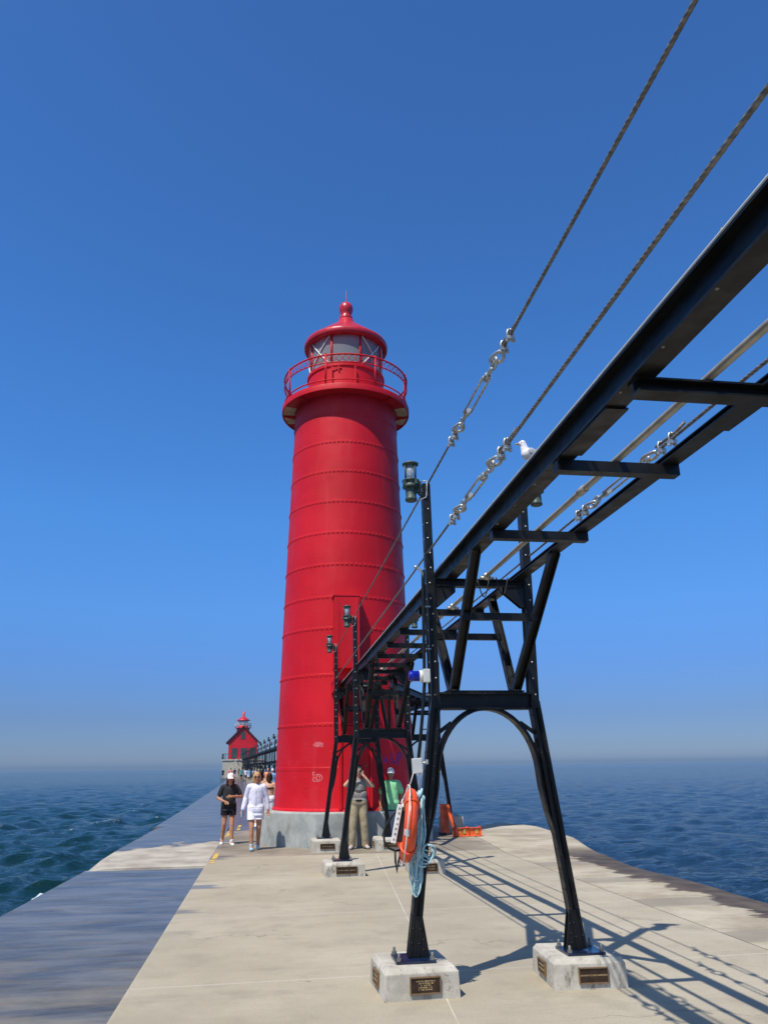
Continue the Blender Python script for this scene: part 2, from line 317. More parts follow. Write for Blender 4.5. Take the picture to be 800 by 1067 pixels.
# ------------------------------------------------------------------ mesh helpers
class MB:
    def __init__(s): s.v = []; s.f = []; s.sm = []; s.m2 = None
    def add(s, vs, fs, smooth=False):
        k = len(s.v); s.v += [tuple(p) for p in vs]; s.f += [tuple(i+k for i in f) for f in fs]; s.sm += [smooth]*len(fs); return s
    def box(s, x0, y0, z0, x1, y1, z1, bev=0.0):
        return s.obox(V(((x0+x1)/2, (y0+y1)/2, (z0+z1)/2)), V((1, 0, 0)), V((0, 1, 0)), V((0, 0, 1)), (x1-x0)/2, (y1-y0)/2, (z1-z0)/2, bev)
    def obox(s, c, a, b, n, ha, hb, hn, bev=0.0):
        if bev <= 0:
            vs = [c + a*(i*ha) + b*(j*hb) + n*(k*hn) for k in (-1, 1) for j in (-1, 1) for i in (-1, 1)]
            return s.add(vs, [(0, 2, 3, 1), (4, 5, 7, 6), (0, 1, 5, 4), (2, 6, 7, 3), (0, 4, 6, 2), (1, 3, 7, 5)])
        bm = bmesh.new(); bmesh.ops.create_cube(bm, size=2)
        for v in bm.verts: v.co = c + a*(v.co.x*ha) + b*(v.co.y*hb) + n*(v.co.z*hn)
        bmesh.ops.bevel(bm, geom=list(bm.edges), offset=bev, segments=2, profile=.6, affect='EDGES')
        bm.verts.index_update(); r = s.add([v.co.copy() for v in bm.verts], [[v.index for v in f.verts] for f in bm.faces]); bm.free(); return r
    def bar(s, p, q, w, h, upv=V((0, 0, 1)), bev=0.0):
        p = V(p); q = V(q); d = (q-p); L = d.length; d.normalize()
        a = d.cross(upv)
        if a.length < 1e-4: a = d.cross(V((0, 1, 0)))
        a.normalize(); n = a.cross(d).normalized()
        return s.obox((p+q)/2, d, a, n, L/2, w/2, h/2, bev)
    def extrude(s, prof, p, q, a, n):     # 2-D polygon (convex or not, drawn in axes a,n) swept p -> q
        p = V(p); q = V(q); k = len(prof)
        vs = [p + a*u + n*w for u, w in prof] + [q + a*u + n*w for u, w in prof]
        fs = [(i, (i+1) % k, k+(i+1) % k, k+i) for i in range(k)]
        fs += [tuple(range(k-1, -1, -1)), tuple(range(k, 2*k))]
        return s.add(vs, fs)
    def ibeam(s, p, q, w, h, tf=.012, tw=.010, upv=V((0, 0, 1))):
        p = V(p); q = V(q); d = (q-p).normalized(); a = d.cross(upv).normalized(); n = a.cross(d).normalized()
        W2, H2 = w/2, h/2
        pr = [(-W2, -H2), (W2, -H2), (W2, -H2+tf), (tw/2, -H2+tf), (tw/2, H2-tf), (W2, H2-tf), (W2, H2), (-W2, H2), (-W2, H2-tf), (-tw/2, H2-tf), (-tw/2, -H2+tf), (-W2, -H2+tf)]
        return s.extrude(pr, p, q, a, n)
    def tube(s, pts, r, n=8, closed=False, caps=True, smooth=True, lobes=0, twist=0.0, lob=.14):
        pts = [V(p) for p in pts]; m = len(pts); rs = r if hasattr(r, '__len__') else [r]*m
        rings = []; prev = None; ln = 0.0; vs = []
        for i, p in enumerate(pts):
            if closed: t = pts[(i+1) % m]-pts[i-1]
            else: t = pts[min(i+1, m-1)]-pts[max(i-1, 0)]
            t.normalize()
            if prev is None:
                a = t.cross(V((0, 0, 1)))
                if a.length < .05: a = t.cross(V((0, 1, 0)))
                a.normalize()
            else:
                a = prev - t*prev.dot(t); a.normalize()
            b = t.cross(a); prev = a
            if i: ln += (pts[i]-pts[i-1]).length
            for j in range(n):
                th = 2*PI*j/n; rr = rs[i]
                if lobes: rr *= 1+lob*math.cos(lobes*th); th += twist*ln
                vs.append(p + a*(math.cos(th)*rr) + b*(math.sin(th)*rr))
        fs = []
        for i in range(m if closed else m-1):
            k, l = i*n, ((i+1) % m)*n
            for j in range(n): fs.append((k+j, k+(j+1) % n, l+(j+1) % n, l+j))
        s.add(vs, fs, smooth)
        if caps and not closed:
            k = len(s.v)-len(vs); s.f += [tuple(k+j for j in range(n-1, -1, -1)), tuple(k+(m-1)*n+j for j in range(n))]; s.sm += [False, False]
        return s
    def lathe(s, prof, c=(0, 0, 0), n=24, axis=V((0, 0, 1)), smooth=True, a0=0.0, a1=2*PI):
        c = V(c); axis = V(axis).normalized(); a = axis.orthogonal().normalized()
        if abs(axis.z) > .99: a = V((1, 0, 0))
        b = axis.cross(a); full = abs(a1-a0-2*PI) < 1e-6; m = n if full else n+1
        vs = []
        for r, z in prof:
            for j in range(m):
                th = a0+(a1-a0)*j/n; vs.append(c + axis*z + a*(math.cos(th)*r) + b*(math.sin(th)*r))
        fs = []
        for i in range(len(prof)-1):
            for j in range(n):
                j2 = (j+1) % m; fs.append((i*m+j, i*m+j2, (i+1)*m+j2, (i+1)*m+j))
        s.add(vs, fs, smooth); k = len(s.v)-len(vs)
        if full:
            if prof[0][0] > 1e-5: s.f.append(tuple(k+j for j in range(m-1, -1, -1))); s.sm.append(False)
            if prof[-1][0] > 1e-5: s.f.append(tuple(k+(len(prof)-1)*m+j for j in range(m))); s.sm.append(False)
        return s
    def ball(s, c, r, sc=(1, 1, 1), n=16, m=10):
        c = V(c); vs = []; fs = []
        for i in range(m+1):
            ph = PI*i/m
            for j in range(n):
                th = 2*PI*j/n; vs.append(c+V((math.sin(ph)*math.cos(th)*r*sc[0], math.sin(ph)*math.sin(th)*r*sc[1], math.cos(ph)*r*sc[2])))
        for i in range(m):
            for j in range(n): fs.append((i*n+j, (i+1)*n+j, (i+1)*n+(j+1) % n, i*n+(j+1) % n))
        return s.add(vs, fs, True)
    def rivet(s, p, nrm, r=.011):
        nrm = V(nrm).normalized(); p = V(p); a = nrm.orthogonal().normalized(); b = nrm.cross(a)
        vs = [p+(a*math.cos(k*PI/3)+b*math.sin(k*PI/3))*r - nrm*.002 for k in range(6)]
        vs += [p+(a*math.cos(k*PI/3)+b*math.sin(k*PI/3))*r*.62 + nrm*r*.5 for k in range(6)]
        fs = [(k, (k+1) % 6, 6+(k+1) % 6, 6+k) for k in range(6)] + [tuple(range(6, 12))]
        return s.add(vs, fs, True)
    def join(s, o, mat=None):
        if mat: s.m2 = (mat, len(s.f))
        k = len(s.v); s.v += o.v; s.f += [tuple(i+k for i in f) for f in o.f]; s.sm += o.sm; return s
    def build(s, name, mat, parent=None, bevel=0.0):
        o = parent; off = V((0, 0, 0))
        if parent is not None: off = wloc(parent)
        me = bpy.data.meshes.new(name)
        me.from_pydata([tuple(V(v)-off) for v in s.v], [], s.f)
        me.polygons.foreach_set('use_smooth', s.sm)
        me.materials.append(mat)
        if s.m2:
            me.materials.append(s.m2[0]); me.polygons.foreach_set('material_index', [0 if i < s.m2[1] else 1 for i in range(len(s.f))])
        me.update()
        bm = bmesh.new(); bm.from_mesh(me); bmesh.ops.recalc_face_normals(bm, faces=bm.faces)
        bm.to_mesh(me); bm.free()
        ob = bpy.data.objects.new(name, me); C.objects.link(ob)
        if parent is not None: ob.parent = parent
        if bevel > 0:
            b = ob.modifiers.new('bevel', 'BEVEL'); b.width = bevel; b.segments = 2; b.limit_method = 'ANGLE'
        return ob
def wloc(o):
    p = V((0, 0, 0))
    while o is not None: p += o.location; o = o.parent
    return p
def tag(o, label=None, cat=None, group=None, kind=None):
    if label: o['label'] = label
    if cat: o['category'] = cat
    if group: o['group'] = group
    if kind: o['kind'] = kind
    return o
def thing(name, label, cat, loc, group=None):
    o = bpy.data.objects.new(name, None); C.objects.link(o); o.location = loc; o.empty_display_size = .1
    return tag(o, label, cat, group)
def copy_tree(o, parent=None):
    c = o.copy(); C.objects.link(c); c.parent = parent
    for ch in [x for x in bpy.data.objects if x.parent == o]: copy_tree(ch, c)
    return c
def lerp(a, b, t): return a+(b-a)*t

# ------------------------------------------------------------------ setting: water
WZ = -0.85
def make_water():
    nr, na = 900, 680
    rad = np.concatenate([np.linspace(3.2, 8, 40), 8*np.exp(np.linspace(0, np.log(4200/8), nr-40+1)[1:])])
    ang = np.linspace(math.radians(-78), math.radians(82), na)
    R, A = np.meshgrid(rad, ang, indexing='ij')
    X = R*np.sin(A); Y = R*np.cos(A)-2.0
    dr = np.gradient(rad)[:, None]*np.ones_like(A); da = R*(ang[1]-ang[0])
    sp = np.maximum(dr*.8, da)
    Z = np.zeros_like(X); DX = np.zeros_like(X); DY = np.zeros_like(X)
    rough = 1/(1+np.exp((X-0)/2.5))             # open lake on the left is choppier than the channel on the right
    for i in range(130):
        lam = .26*(4.6/.26)**(rng.random()**1.15); k = 2*PI/lam
        th = math.radians(-62)+rng.normal(0, .75); ph = rng.random()*2*PI
        amp = .0092*lam**.52*(.6+.8*rng.random())
        fade = np.clip((lam/sp-2.2)/2.5, 0, 1)
        a = amp*fade*(.42+.42*rough)
        arg = k*(X*math.sin(th)+Y*math.cos(th))+ph
        Z += a*np.cos(arg); DX -= a*1.25*np.sin(arg)*math.sin(th); DY -= a*1.25*np.sin(arg)*math.cos(th)
    foam = np.zeros_like(X)
    crest = Z/(np.std(Z)+1e-6)
    brk = np.zeros_like(X)
    for i in range(26):
        lam = 7+25*rng.random(); th = rng.random()*6.28
        brk += np.cos(2*PI/lam*(X*math.sin(th)+Y*math.cos(th))+rng.random()*6.28)
    brk /= math.sqrt(13)
    foam = np.clip((crest-1.7)*1.1, 0, .62)*np.clip((brk-.55)*1.6, 0, 1)*(rough > .5)
    # wash breaking along the near left edge of the pier
    tear = sum(np.sin(X*a1+Y*b1+c1) for a1, b1, c1 in ((5.1, 3.3, 1), (-7.7, 9.1, 2), (13, -6, .4), (21, 17, 3)))/4
    d = np.hypot((X+3.86-(Y-14.6)*.07)/.36, (Y-14.9)/1.25); g_ = np.exp(-d*d*1.0); Z += g_*(.50+.10*tear); foam = np.maximum(foam, np.clip(g_*1.0+.35*tear*g_, 0, .85))
    d = np.hypot((X+5.9)/1.0, (Y-12.9)/.7); foam = np.maximum(foam, np.clip(.55-d*.5+.25*tear, 0, .8)*(d < 1.4))
    for (fx, fy, fr) in ((-12.5, 24, .7), (-6.6, 27, .8), (-12, 40, 1.2), (-6.0, 33, .6), (-17, 55, 1.4), (-30, 80, 2.5), (-7, 44, 1.0), (-45, 110, 3), (-22, 38, 1.4), (-11.5, 95, 1.6), (-12.5, 130, 2.2), (-5.2, 38, .6), (-5.6, 52, .8), (-6.4, 70, 1.0), (-26, 120, 3)):
        d = np.hypot((X-fx)/fr, (Y-fy)/(fr*.45)); foam = np.maximum(foam, np.clip(.52-d*.45, 0, 1)*(crest > .2))
    vs = np.stack([X+DX, Y+DY, Z+WZ], -1).reshape(-1, 3)
    n0 = len(rad); idx = np.arange(n0*na).reshape(n0, na)
    q = np.stack([idx[:-1, :-1], idx[:-1, 1:], idx[1:, 1:], idx[1:, :-1]], -1).reshape(-1, 4)
    me = bpy.data.meshes.new('water')
    me.vertices.add(len(vs)); me.vertices.foreach_set('co', vs.astype(np.float32).ravel())
    me.loops.add(q.size); me.loops.foreach_set('vertex_index', q.astype(np.int32).ravel())
    me.polygons.add(len(q)); me.polygons.foreach_set('loop_start', np.arange(0, q.size, 4, dtype=np.int32)); me.polygons.foreach_set('loop_total', np.full(len(q), 4, dtype=np.int32))
    me.polygons.foreach_set('use_smooth', np.ones(len(q), dtype=bool)); me.update(calc_edges=True)
    if me.polygons[0].normal.z < 0: me.flip_normals()
    at = me.attributes.new('foam', 'FLOAT', 'POINT'); at.data.foreach_set('value', foam.astype(np.float32).ravel())
    me.materials.append(M['water'])
    o = bpy.data.objects.new('water', me); C.objects.link(o); tag(o, kind='structure')
make_water()

# ------------------------------------------------------------------ setting: pier
def sheet(name, mat, poly, z, depth, bev=.03):
    bm = bmesh.new(); vs = [bm.verts.new((x, y, z)) for x, y in poly]; f = bm.faces.new(vs)
    r = bmesh.ops.extrude_face_region(bm, geom=[f])
    for v in [g for g in r['geom'] if isinstance(g, bmesh.types.BMVert)]: v.co.z -= depth
    bmesh.ops.recalc_face_normals(bm, faces=bm.faces)
    me = bpy.data.meshes.new(name); bm.to_mesh(me); bm.free(); me.materials.append(mat)
    o = bpy.data.objects.new(name, me); C.objects.link(o); tag(o, kind='structure')
    b = o.modifiers.new('bevel', 'BEVEL'); b.width = bev; b.segments = 3; b.limit_method = 'ANGLE'; b.angle_limit = math.radians(50)
    return o
JX = lambda y: 4.78+.012*(y-8)          # joint between deck and outer strip
sheet('pier_deck', M['deck'], [(-1.07, -4), (JX(-4), -4), (JX(16.5), 16.5), (5.25, 20), (5.15, 22.6), (2.0, 24.3), (-1.07, 24.3)], 0, 1.8)
ED = [(-4, 6.33), (8.8, 6.34), (12.7, 6.35), (14.2, 6.37), (15.2, 6.47), (16.3, 6.66), (17.8, 7.02), (19.5, 7.40), (21.3, 7.66), (23.0, 7.73), (24.0, 7.66), (24.75, 7.45), (25.0, 7.2)]
def edge_x(y):
    for (a, xa), (b, xb) in zip(ED, ED[1:]):
        if y <= b: return lerp(xa, xb, (y-a)/(b-a))
    return ED[-1][1]
def outer_strip():
    ys = list(np.linspace(-4, 24.95, 180)); ss = list(np.linspace(0, 1, 16)) + [1.05, 1.12, 1.2, 1.3, 1.42, 1.55]
    vs = []; wt = []
    for y in ys:
        x0 = JX(y) if y < 16.5 else lerp(JX(16.5), 5.25, min(1, (y-16.5)/3.5))
        if y > 22.3: x0 = lerp(5.25, 7.1, (y-22.3)/(24.95-22.3))
        x1 = max(edge_x(y), x0+.06); L = x1-x0
        for s in ss:
            if s <= 1: x = x0+L*s; z = -.006-.05*max(0, s-.55)**2*(1 if y < 17 else .3)
            else:
                t = (s-1)/.55; x = x1+.62*math.sin(min(1, t)*PI/2*1.0)*(.9 if y < 16 else .6); z = -.012-1.25*(1-math.cos(t*PI/2))
            vs.append((x, y, z+.012*math.sin(y*1.7)*(s if s > .6 else 0))); wt.append(s)
    k = len(ss); fs = [(i*k+j, i*k+j+1, (i+1)*k+j+1, (i+1)*k+j) for i in range(len(ys)-1) for j in range(k-1)]
    # closing face at the back end
    b = (len(ys)-1)*k; m = len(vs)
    for j in range(k): x, y, z = vs[b+j]; vs.append((x, y+.35, -1.6)); wt.append(1.2)
    fs += [(b+j, b+j+1, m+j+1, m+j) for j in range(k-1)]
    # back-left diagonal face
    me = bpy.data.meshes.new('outer_strip'); me.from_pydata(vs, [], fs); me.polygons.foreach_set('use_smooth', [True]*len(fs))
    at = me.attributes.new('wet', 'FLOAT', 'POINT'); at.data.foreach_set('value', wt)
    bm = bmesh.new(); bm.from_mesh(me); bmesh.ops.recalc_face_normals(bm, faces=bm.faces); bm.to_mesh(me); bm.free()
    if me.polygons[0].normal.z < 0: me.flip_normals()
    me.materials.append(M['edge']); o = bpy.data.objects.new('outer_strip', me); C.objects.link(o); tag(o, kind='structure')
outer_strip()
def apron():                       # wave-washed apron that slopes into the channel behind the platform
    vs = []; wt = []; ys = np.linspace(22.2, 60, 40); ss = np.linspace(0, 1, 12)
    for y in ys:
        x0 = 5.05-.062*(y-22); w = 2.0+2.6*math.exp(-((y-34)/9)**2)
        for s in ss: vs.append((x0+w*s, y+1.2*s, -.10-1.15*s**1.3+.03*math.sin(y+s*4))); wt.append(1.3)
    k = len(ss); fs = [(i*k+j, i*k+j+1, (i+1)*k+j+1, (i+1)*k+j) for i in range(len(ys)-1) for j in range(k-1)]
    me = bpy.data.meshes.new('wet_apron'); me.from_pydata(vs, [], fs); me.polygons.foreach_set('use_smooth', [True]*len(fs))
    at = me.attributes.new('wet', 'FLOAT', 'POINT'); at.data.foreach_set('value', wt)
    if me.polygons[0].normal.z < 0: me.flip_normals()
    me.materials.append(M['edge']); o = bpy.data.objects.new('wet_apron', me); C.objects.link(o); tag(o, kind='structure')
apron()
sheet('lower_slab', M['wet'], [(-3.55, -4), (-1.0, -4), (-1.0, 16.3), (-3.28, 16.3)], -.065, 1.7, .05)
def raised_slab():
    ys = list(np.linspace(16.3, 27, 60)); vs = []; xs = np.linspace(0, 1, 24)
    for y in ys:
        xl = -3.34-.10*min(1, (y-16.3)/4)
        for s in xs:
            x = lerp(xl, -1.074, s); d = (x-xl); t = max(0, 1-d/.55)
            front = max(0, 1-(y-16.3)/1.6)
            z = -.03-.10*t*t*(.35+front*.6)-.012*front
            if s == 0: z = -1.5
            vs.append((x, y, z))
    k = len(xs); fs = [(i*k+j, i*k+j+1, (i+1)*k+j+1, (i+1)*k+j) for i in range(len(ys)-1) for j in range(k-1)]
    m = len(vs); vs += [(x, y, -1.5) for x, y, z in vs[:k]]
    fs += [(j+1, j, m+j, m+j+1) for j in range(k-1)]
    me = bpy.data.meshes.new('raised_slab'); me.from_pydata(vs, [], fs)
    me.polygons.foreach_set('use_smooth', [True]*((len(ys)-1)*(k-1)) + [False]*(k-1))
    if me.polygons[5].normal.z < 0: me.flip_normals()
    me.materials.append(M['wet']); o = bpy.data.objects.new('raised_slab', me); C.objects.link(o); tag(o, kind='structure')
raised_slab()
# far pier: the walk to the second light, a wet band on the left and a dry walk on the right
sheet('far_wet_band', M['wet'], [(-3.46, 27), (-1.074, 27), (-1.074, 24.31), (.2, 24.31), (-1.6, 75), (-4.4, 178), (-9.6, 178), (-6.6, 143), (-4.55, 75), (-3.7, 40)], -.034, 1.6, .04)
sheet('far_walk', M['deck'], [(.21, 24.31), (2.0, 24.31), (5.15, 22.62), (5.05, 26), (1.8, 75), (-1.0, 178), (-4.39, 178), (-1.59, 75)], -.012, 1.6, .04)
yl = MB()
for y0, y1 in ((16.3, 18.0), (22.3, 24.2), (24.9, 27.0)):
    n_ = 12
    for i in range(n_):
        if random.random() < .08: continue
        a, b = lerp(y0, y1, i/n_), lerp(y0, y1, (i+1)/n_)
        w0 = -1.015+random.uniform(-.012, .012); w1 = -.915+random.uniform(-.02, .012)
        if y0 > 24: w0 += .2; w1 += .2
        zz = .004 if y0 < 24 else -.026
        yl.add([(w0, a, zz), (w1, a, zz), (w1, b+.001, zz), (w0, b+.001, zz)], [(0, 1, 2, 3)])
tag(yl.build('yellow_edge_line', M['yellow']), kind='structure')

# ------------------------------------------------------------------ the red lighthouse
LX, LY = 1.95, 20.42
lt = thing('lighthouse', 'tall red riveted cylindrical lighthouse tower on grey octagonal concrete base', 'lighthouse', (LX, LY, 0))
AP = 2.03
fo = MB(); R8 = AP/math.cos(PI/8)
octp = [(LX+R8*math.cos(PI/8+k*PI/4), LY+R8*math.sin(PI/8+k*PI/4)) for k in range(8)]
def prism(mb, poly, z0, z1):
    k = len(poly); vs = [(x, y, z0) for x, y in poly]+[(x, y, z1) for x, y in poly]
    return mb.add(vs, [(i, (i+1) % k, k+(i+1) % k, k+i) for i in range(k)]+[tuple(range(k-1, -1, -1)), tuple(range(k, 2*k))])
prism(fo, octp, -.05, .735); fo.build('concrete_base', M['footing'], lt, bevel=.03)
RZ = [(.735, 1.735), (2.65, 1.69), (3.85, 1.66), (5.0, 1.635), (6.55, 1.59), (8.25, 1.54), (9.1, 1.51), (10.8, 1.46), (11.40, 1.445)]
def tr(z):
    for (a, ra), (b, rb) in zip(RZ, RZ[1:]):
        if z <= b: return lerp(ra, rb, (z-a)/(b-a))
    return RZ[-1][1]
SEAMS = [.735, 1.66, 2.65, 3.80, 4.93, 5.71, 6.55, 7.40, 8.25, 9.10, 9.95, 10.79, 11.38]
NB = 96
body = MB(); prof = [(tr(.735)+.05, .735), (tr(.735)+.05, .765), (tr(.77)+.02, .785)]
for i, (z0, z1) in enumerate(zip(SEAMS, SEAMS[1:])):
    z0b = z0+.042 if i else .80
    out = .0 if i % 2 else .0
    prof += [(tr(z0b)+.002, z0b)] + [(tr(lerp(z0b, z1-.046, t))+.002, lerp(z0b, z1-.046, t)) for t in (.33, .66, 1)]
    if i != 0 or True:
        prof += [(tr(z1)+.007, z1-.040), (tr(z1)+.007, z1+.034)] if z1 < 11.3 else [(tr(z1), z1)]
body.lathe(prof, (LX, LY, 0), NB, smooth=True)
tb = body.build('tower_shell', M['red'], lt)
for p in tb.data.polygons: p.use_smooth = True
em = tb.modifiers.new('edge', 'EDGE_SPLIT'); em.split_angle = math.radians(14)
rv = MB()
for z in SEAMS[1:-1]:
    faint = abs(z-1.66) < .01
    for k in range(84):
        th = 2*PI*k/84
        if math.sin(th) > .55: continue
        for dz in (-.003,):
            r = tr(z)+.009; rv.rivet((LX+r*math.cos(th), LY+r*math.sin(th), z+dz), (math.cos(th), math.sin(th), 0), .024 if not faint else .010)
for i, (z0, z1) in enumerate(zip(SEAMS, SEAMS[1:])):
    for base in (232, 318, 200 if i % 2 else 205):
        for off in (0, 2.6):
            th = math.radians(base+off+(1.5 if i % 2 else 0)); z = z0+.14
            while z < z1-.1:
                r = tr(z)+.001; rv.rivet((LX+r*math.cos(th), LY+r*math.sin(th), z), (math.cos(th), math.sin(th), 0), .015); z += .10
for k in range(72):
    th = 2*PI*k/72
    if math.sin(th) < .5: rv.rivet((LX+(tr(.75)+.022)*math.cos(th), LY+(tr(.75)+.022)*math.sin(th), .79), (math.cos(th), math.sin(th), .4), .016)
rvo = rv.build('rivets', M['red'], tb)
# gallery
ga = MB(); ga.lathe([(1.44, 11.385), (1.80, 11.40), (1.80, 11.355), (1.83, 11.35), (1.835, 11.50), (1.83, 11.515), (1.06, 11.52)], (LX, LY, 0), 96)
go = ga.build('gallery_deck', M['red'], lt); go.modifiers.new('e', 'EDGE_SPLIT').split_angle = math.radians(35)
az00 = math.atan2(-LY, -LX)
for k in (-2, 2):
    un = MB(); un.lathe([(1.47, 11.376), (1.79, 11.386)], (LX, LY, 0), 12, a0=az00+k*PI/4-.34, a1=az00+k*PI/4+.34); un.build('soffit_panel', M['cream'], lt)
for k in range(8):
    th = az00+k*PI/4; u = V((math.cos(th), math.sin(th), 0)); t = V((-u.y, u.x, 0))
    g = MB(); c = V((LX, LY, 0)); a0 = c+u*1.45; h = .016
    pts = [(1.44, 11.375), (1.80, 11.375), (1.80, 11.34), (1.50, 11.27), (1.445, 11.25)]
    vs = [c+u*r+V((0, 0, z))+t*s for s in (-h, h) for r, z in pts]; m = len(pts)
    g.add(vs, [(i, (i+1) % m, m+(i+1) % m, m+i) for i in range(m)]+[tuple(range(m-1, -1, -1)), tuple(range(m, 2*m))])
    g.build('gallery_bracket', M['red'], lt)
# railing
ry = 1.765
ral = thing('railing', None, None, (0, 0, 0)); ral.parent = lt; ral.location = (0, 0, 11.5)
def ring(mb, r, z, rr, n=72): mb.tube([(LX+r*math.cos(2*PI*k/n), LY+r*math.sin(2*PI*k/n), z) for k in range(n)], rr, 6, closed=True)
def arcring(name, r, z, rr):
    m = MB(); ring(m, r, z, rr); m.build(name, M['red'], ral)
arcring('top_rail', ry+.02, 12.41, .024); arcring('middle_rail', ry+.015, 12.17, .018); arcring('bottom_rail', ry, 11.66, .02)
az0 = math.atan2(-LY, -LX)
lat = MB(); n = 64
for k in range(n):
    a, b = 2*PI*k/n, 2*PI*(k+1)/n; P = lambda t, z: (LX+(ry+.018)*math.cos(t), LY+(ry+.018)*math.sin(t), z)
    lat.tube([P(a, 12.18), P((a+b)/2, 12.29), P(b, 12.40)], .0085, 4); lat.tube([P(a, 12.40), P((a+b)/2, 12.29), P(b, 12.18)], .0085, 4)
lat.build('lattice', M['red'], ral)
for k in range(8):
    th = az0+math.radians(-18+45*k); u = (math.cos(th), math.sin(th)); p = MB()
    p.tube([(LX+(ry-.01)*u[0], LY+(ry-.01)*u[1], 11.5), (LX+(ry+.02)*u[0], LY+(ry+.02)*u[1], 12.44)], .026, 8)
    p.ball((LX+(ry+.02)*u[0], LY+(ry+.02)*u[1], 12.455), .03, n=8, m=6); p.build('rail_post', M['red'], ral)
# lantern room
lw = MB(); lw.lathe([(1.10, 11.5), (1.10, 12.42), (1.135, 12.44), (1.135, 12.52), (1.07, 12.53)], (LX, LY, 0), 72)
lwo = lw.build('lantern_wall', M['red'], lt); lwo.modifiers.new('e', 'EDGE_SPLIT').split_angle = math.radians(35)
hd = MB()
thd = az0+math.radians(-5); u = V((math.cos(thd), math.sin(thd), 0)); t = V((-u.y, u.x, 0)); c = V((LX, LY, 0))+u*1.12
for s in (-.30, .36): hd.bar(c+t*s+V((0, 0, 11.6)), c+t*s+V((0, 0, 12.4)), .03, .03, u)
hd.bar(c-t*.30+V((0, 0, 12.36)), c-t*.02+V((0, 0, 12.36)), .02, .03); hd.bar(c+t*.02*-5+V((0, 0, 12.25)), c+t*-.1+V((0, 0, 12.46)), .03, .03, u)
hd.build('lantern_hatch', M['red'], lwo)
NG = 8; gp0 = az0+math.radians(-22.5)
for k in range(NG):
    a, b = gp0+k*2*PI/NG, gp0+(k+1)*2*PI/NG
    g = MB(); m = 8; vs = []
    for z in (12.53, 13.47):
        for j in range(m+1):
            th = lerp(a+.02, b-.02, j/m); vs.append((LX+1.055*math.cos(th), LY+1.055*math.sin(th), z))
    g.add(vs, [(j, j+1, m+2+j, m+1+j) for j in range(m)], True); g.build('glass_pane', M['glass'], lt)
    p = MB(); p.tube([(LX+1.07*math.cos(a), LY+1.07*math.sin(a), 12.5), (LX+1.07*math.cos(a), LY+1.07*math.sin(a), 13.48)], .032, 8); p.build('mullion', M['red'], lt)
    if k in (1, 7, 2, 6):
        d = MB()
        for z0, z1 in ((12.54, 13.46), (13.46, 12.54)):
            d.tube([(LX+1.078*math.cos(lerp(a+.04, b-.04, s)), LY+1.078*math.sin(lerp(a+.04, b-.04, s)), lerp(z0, z1, s)) for s in np.linspace(0, 1, 9)], .020, 6)
        d.build('diagonal_brace', M['white'], lt)
lens = MB(); lens.lathe([(.10, 12.3), (.12, 12.7), (.26, 12.76), (.30, 12.95), (.26, 13.15), (.12, 13.22), (.05, 13.3)], (LX, LY, 0), 24); lens.build('lamp', M['clear'], lt)
lf = MB(); lf.lathe([(.02, 12.1), (1.06, 12.1)], (LX, LY, 0), 36); lf.build('lantern_floor', M['greytee2'], lt)
rf = MB(); rf.lathe([(.04, 13.45), (1.08, 13.45), (1.12, 13.47), (1.20, 13.455), (1.235, 13.49), (1.24, 13.60), (1.22, 13.65), (1.14, 13.70), (.98, 13.84), (.75, 14.035), (.50, 14.235), (.33, 14.375), (.25, 14.47), (.225, 14.56), (.14, 14.58)], (LX, LY, 0), 72)
rfo = rf.build('lantern_roof', M['roofred'], lt)
fi = MB(); fi.lathe([(.19, 14.57), (.20, 14.60), (.20, 14.66), (.165, 14.69), (.16, 14.75), (.172, 14.80), (.20, 14.88), (.212, 14.97), (.19, 15.07), (.13, 15.145), (.04, 15.18), (.014, 15.2), (.006, 15.62), (.0, 15.63)], (LX, LY, 0), 28)
fi.build('finial', M['roofred'], rfo)
# boxed entrance above the walkway, and a steel door below
vb = MB(); yb = LY-tr(4.7)-.28
vb.box(1.50, yb, 3.92, 2.12, LY-1.2, 5.66)
vbo = vb.build('entry_hood', M['red'], lt, bevel=.012)
v2 = MB(); v2.box(1.47, yb-.012, 5.662, 2.15, LY-1.3, 5.69); v2.box(1.60, yb-.012, 3.98, 1.62, yb, 5.6); v2.box(2.05, yb-.010, 3.98, 2.07, yb, 5.6)
v2.build('hood_trim', M['red'], vbo)
sh = MB(); sh.box(1.46, yb-.5, 3.56, 2.2, LY-1.55, 3.62); sh.box(1.47, yb-.5, 3.35, 1.50, LY-1.6, 3.56); sh.build('entry_landing', M['red'], lt)
dr = MB(); yd = LY-tr(1.5)-.03
dr.box(1.72, yd, .80, 2.36, LY-1.4, 2.62); dro = dr.build('steel_door', M['red'], lt, bevel=.01)
d2 = MB(); d2.box(1.66, yd-.035, .78, 1.715, LY-1.5, 2.68); d2.box(2.365, yd-.035, .78, 2.42, LY-1.5, 2.68); d2.box(1.716, yd-.035, 2.625, 2.364, LY-1.5, 2.68); d2.box(2.08, yd-.02, .82, 2.12, yd+.0, 2.6)
d2.build('door_frame', M['red'], dro)
kn = MB(); kn.ball((2.27, yd-.05, 1.72), .03, n=10, m=6); kn.tube([(2.27, yd-.05, 1.72), (2.27, yd+.02, 1.72)], .014, 6); kn.build('door_knob', M['bronzelt'], dro)
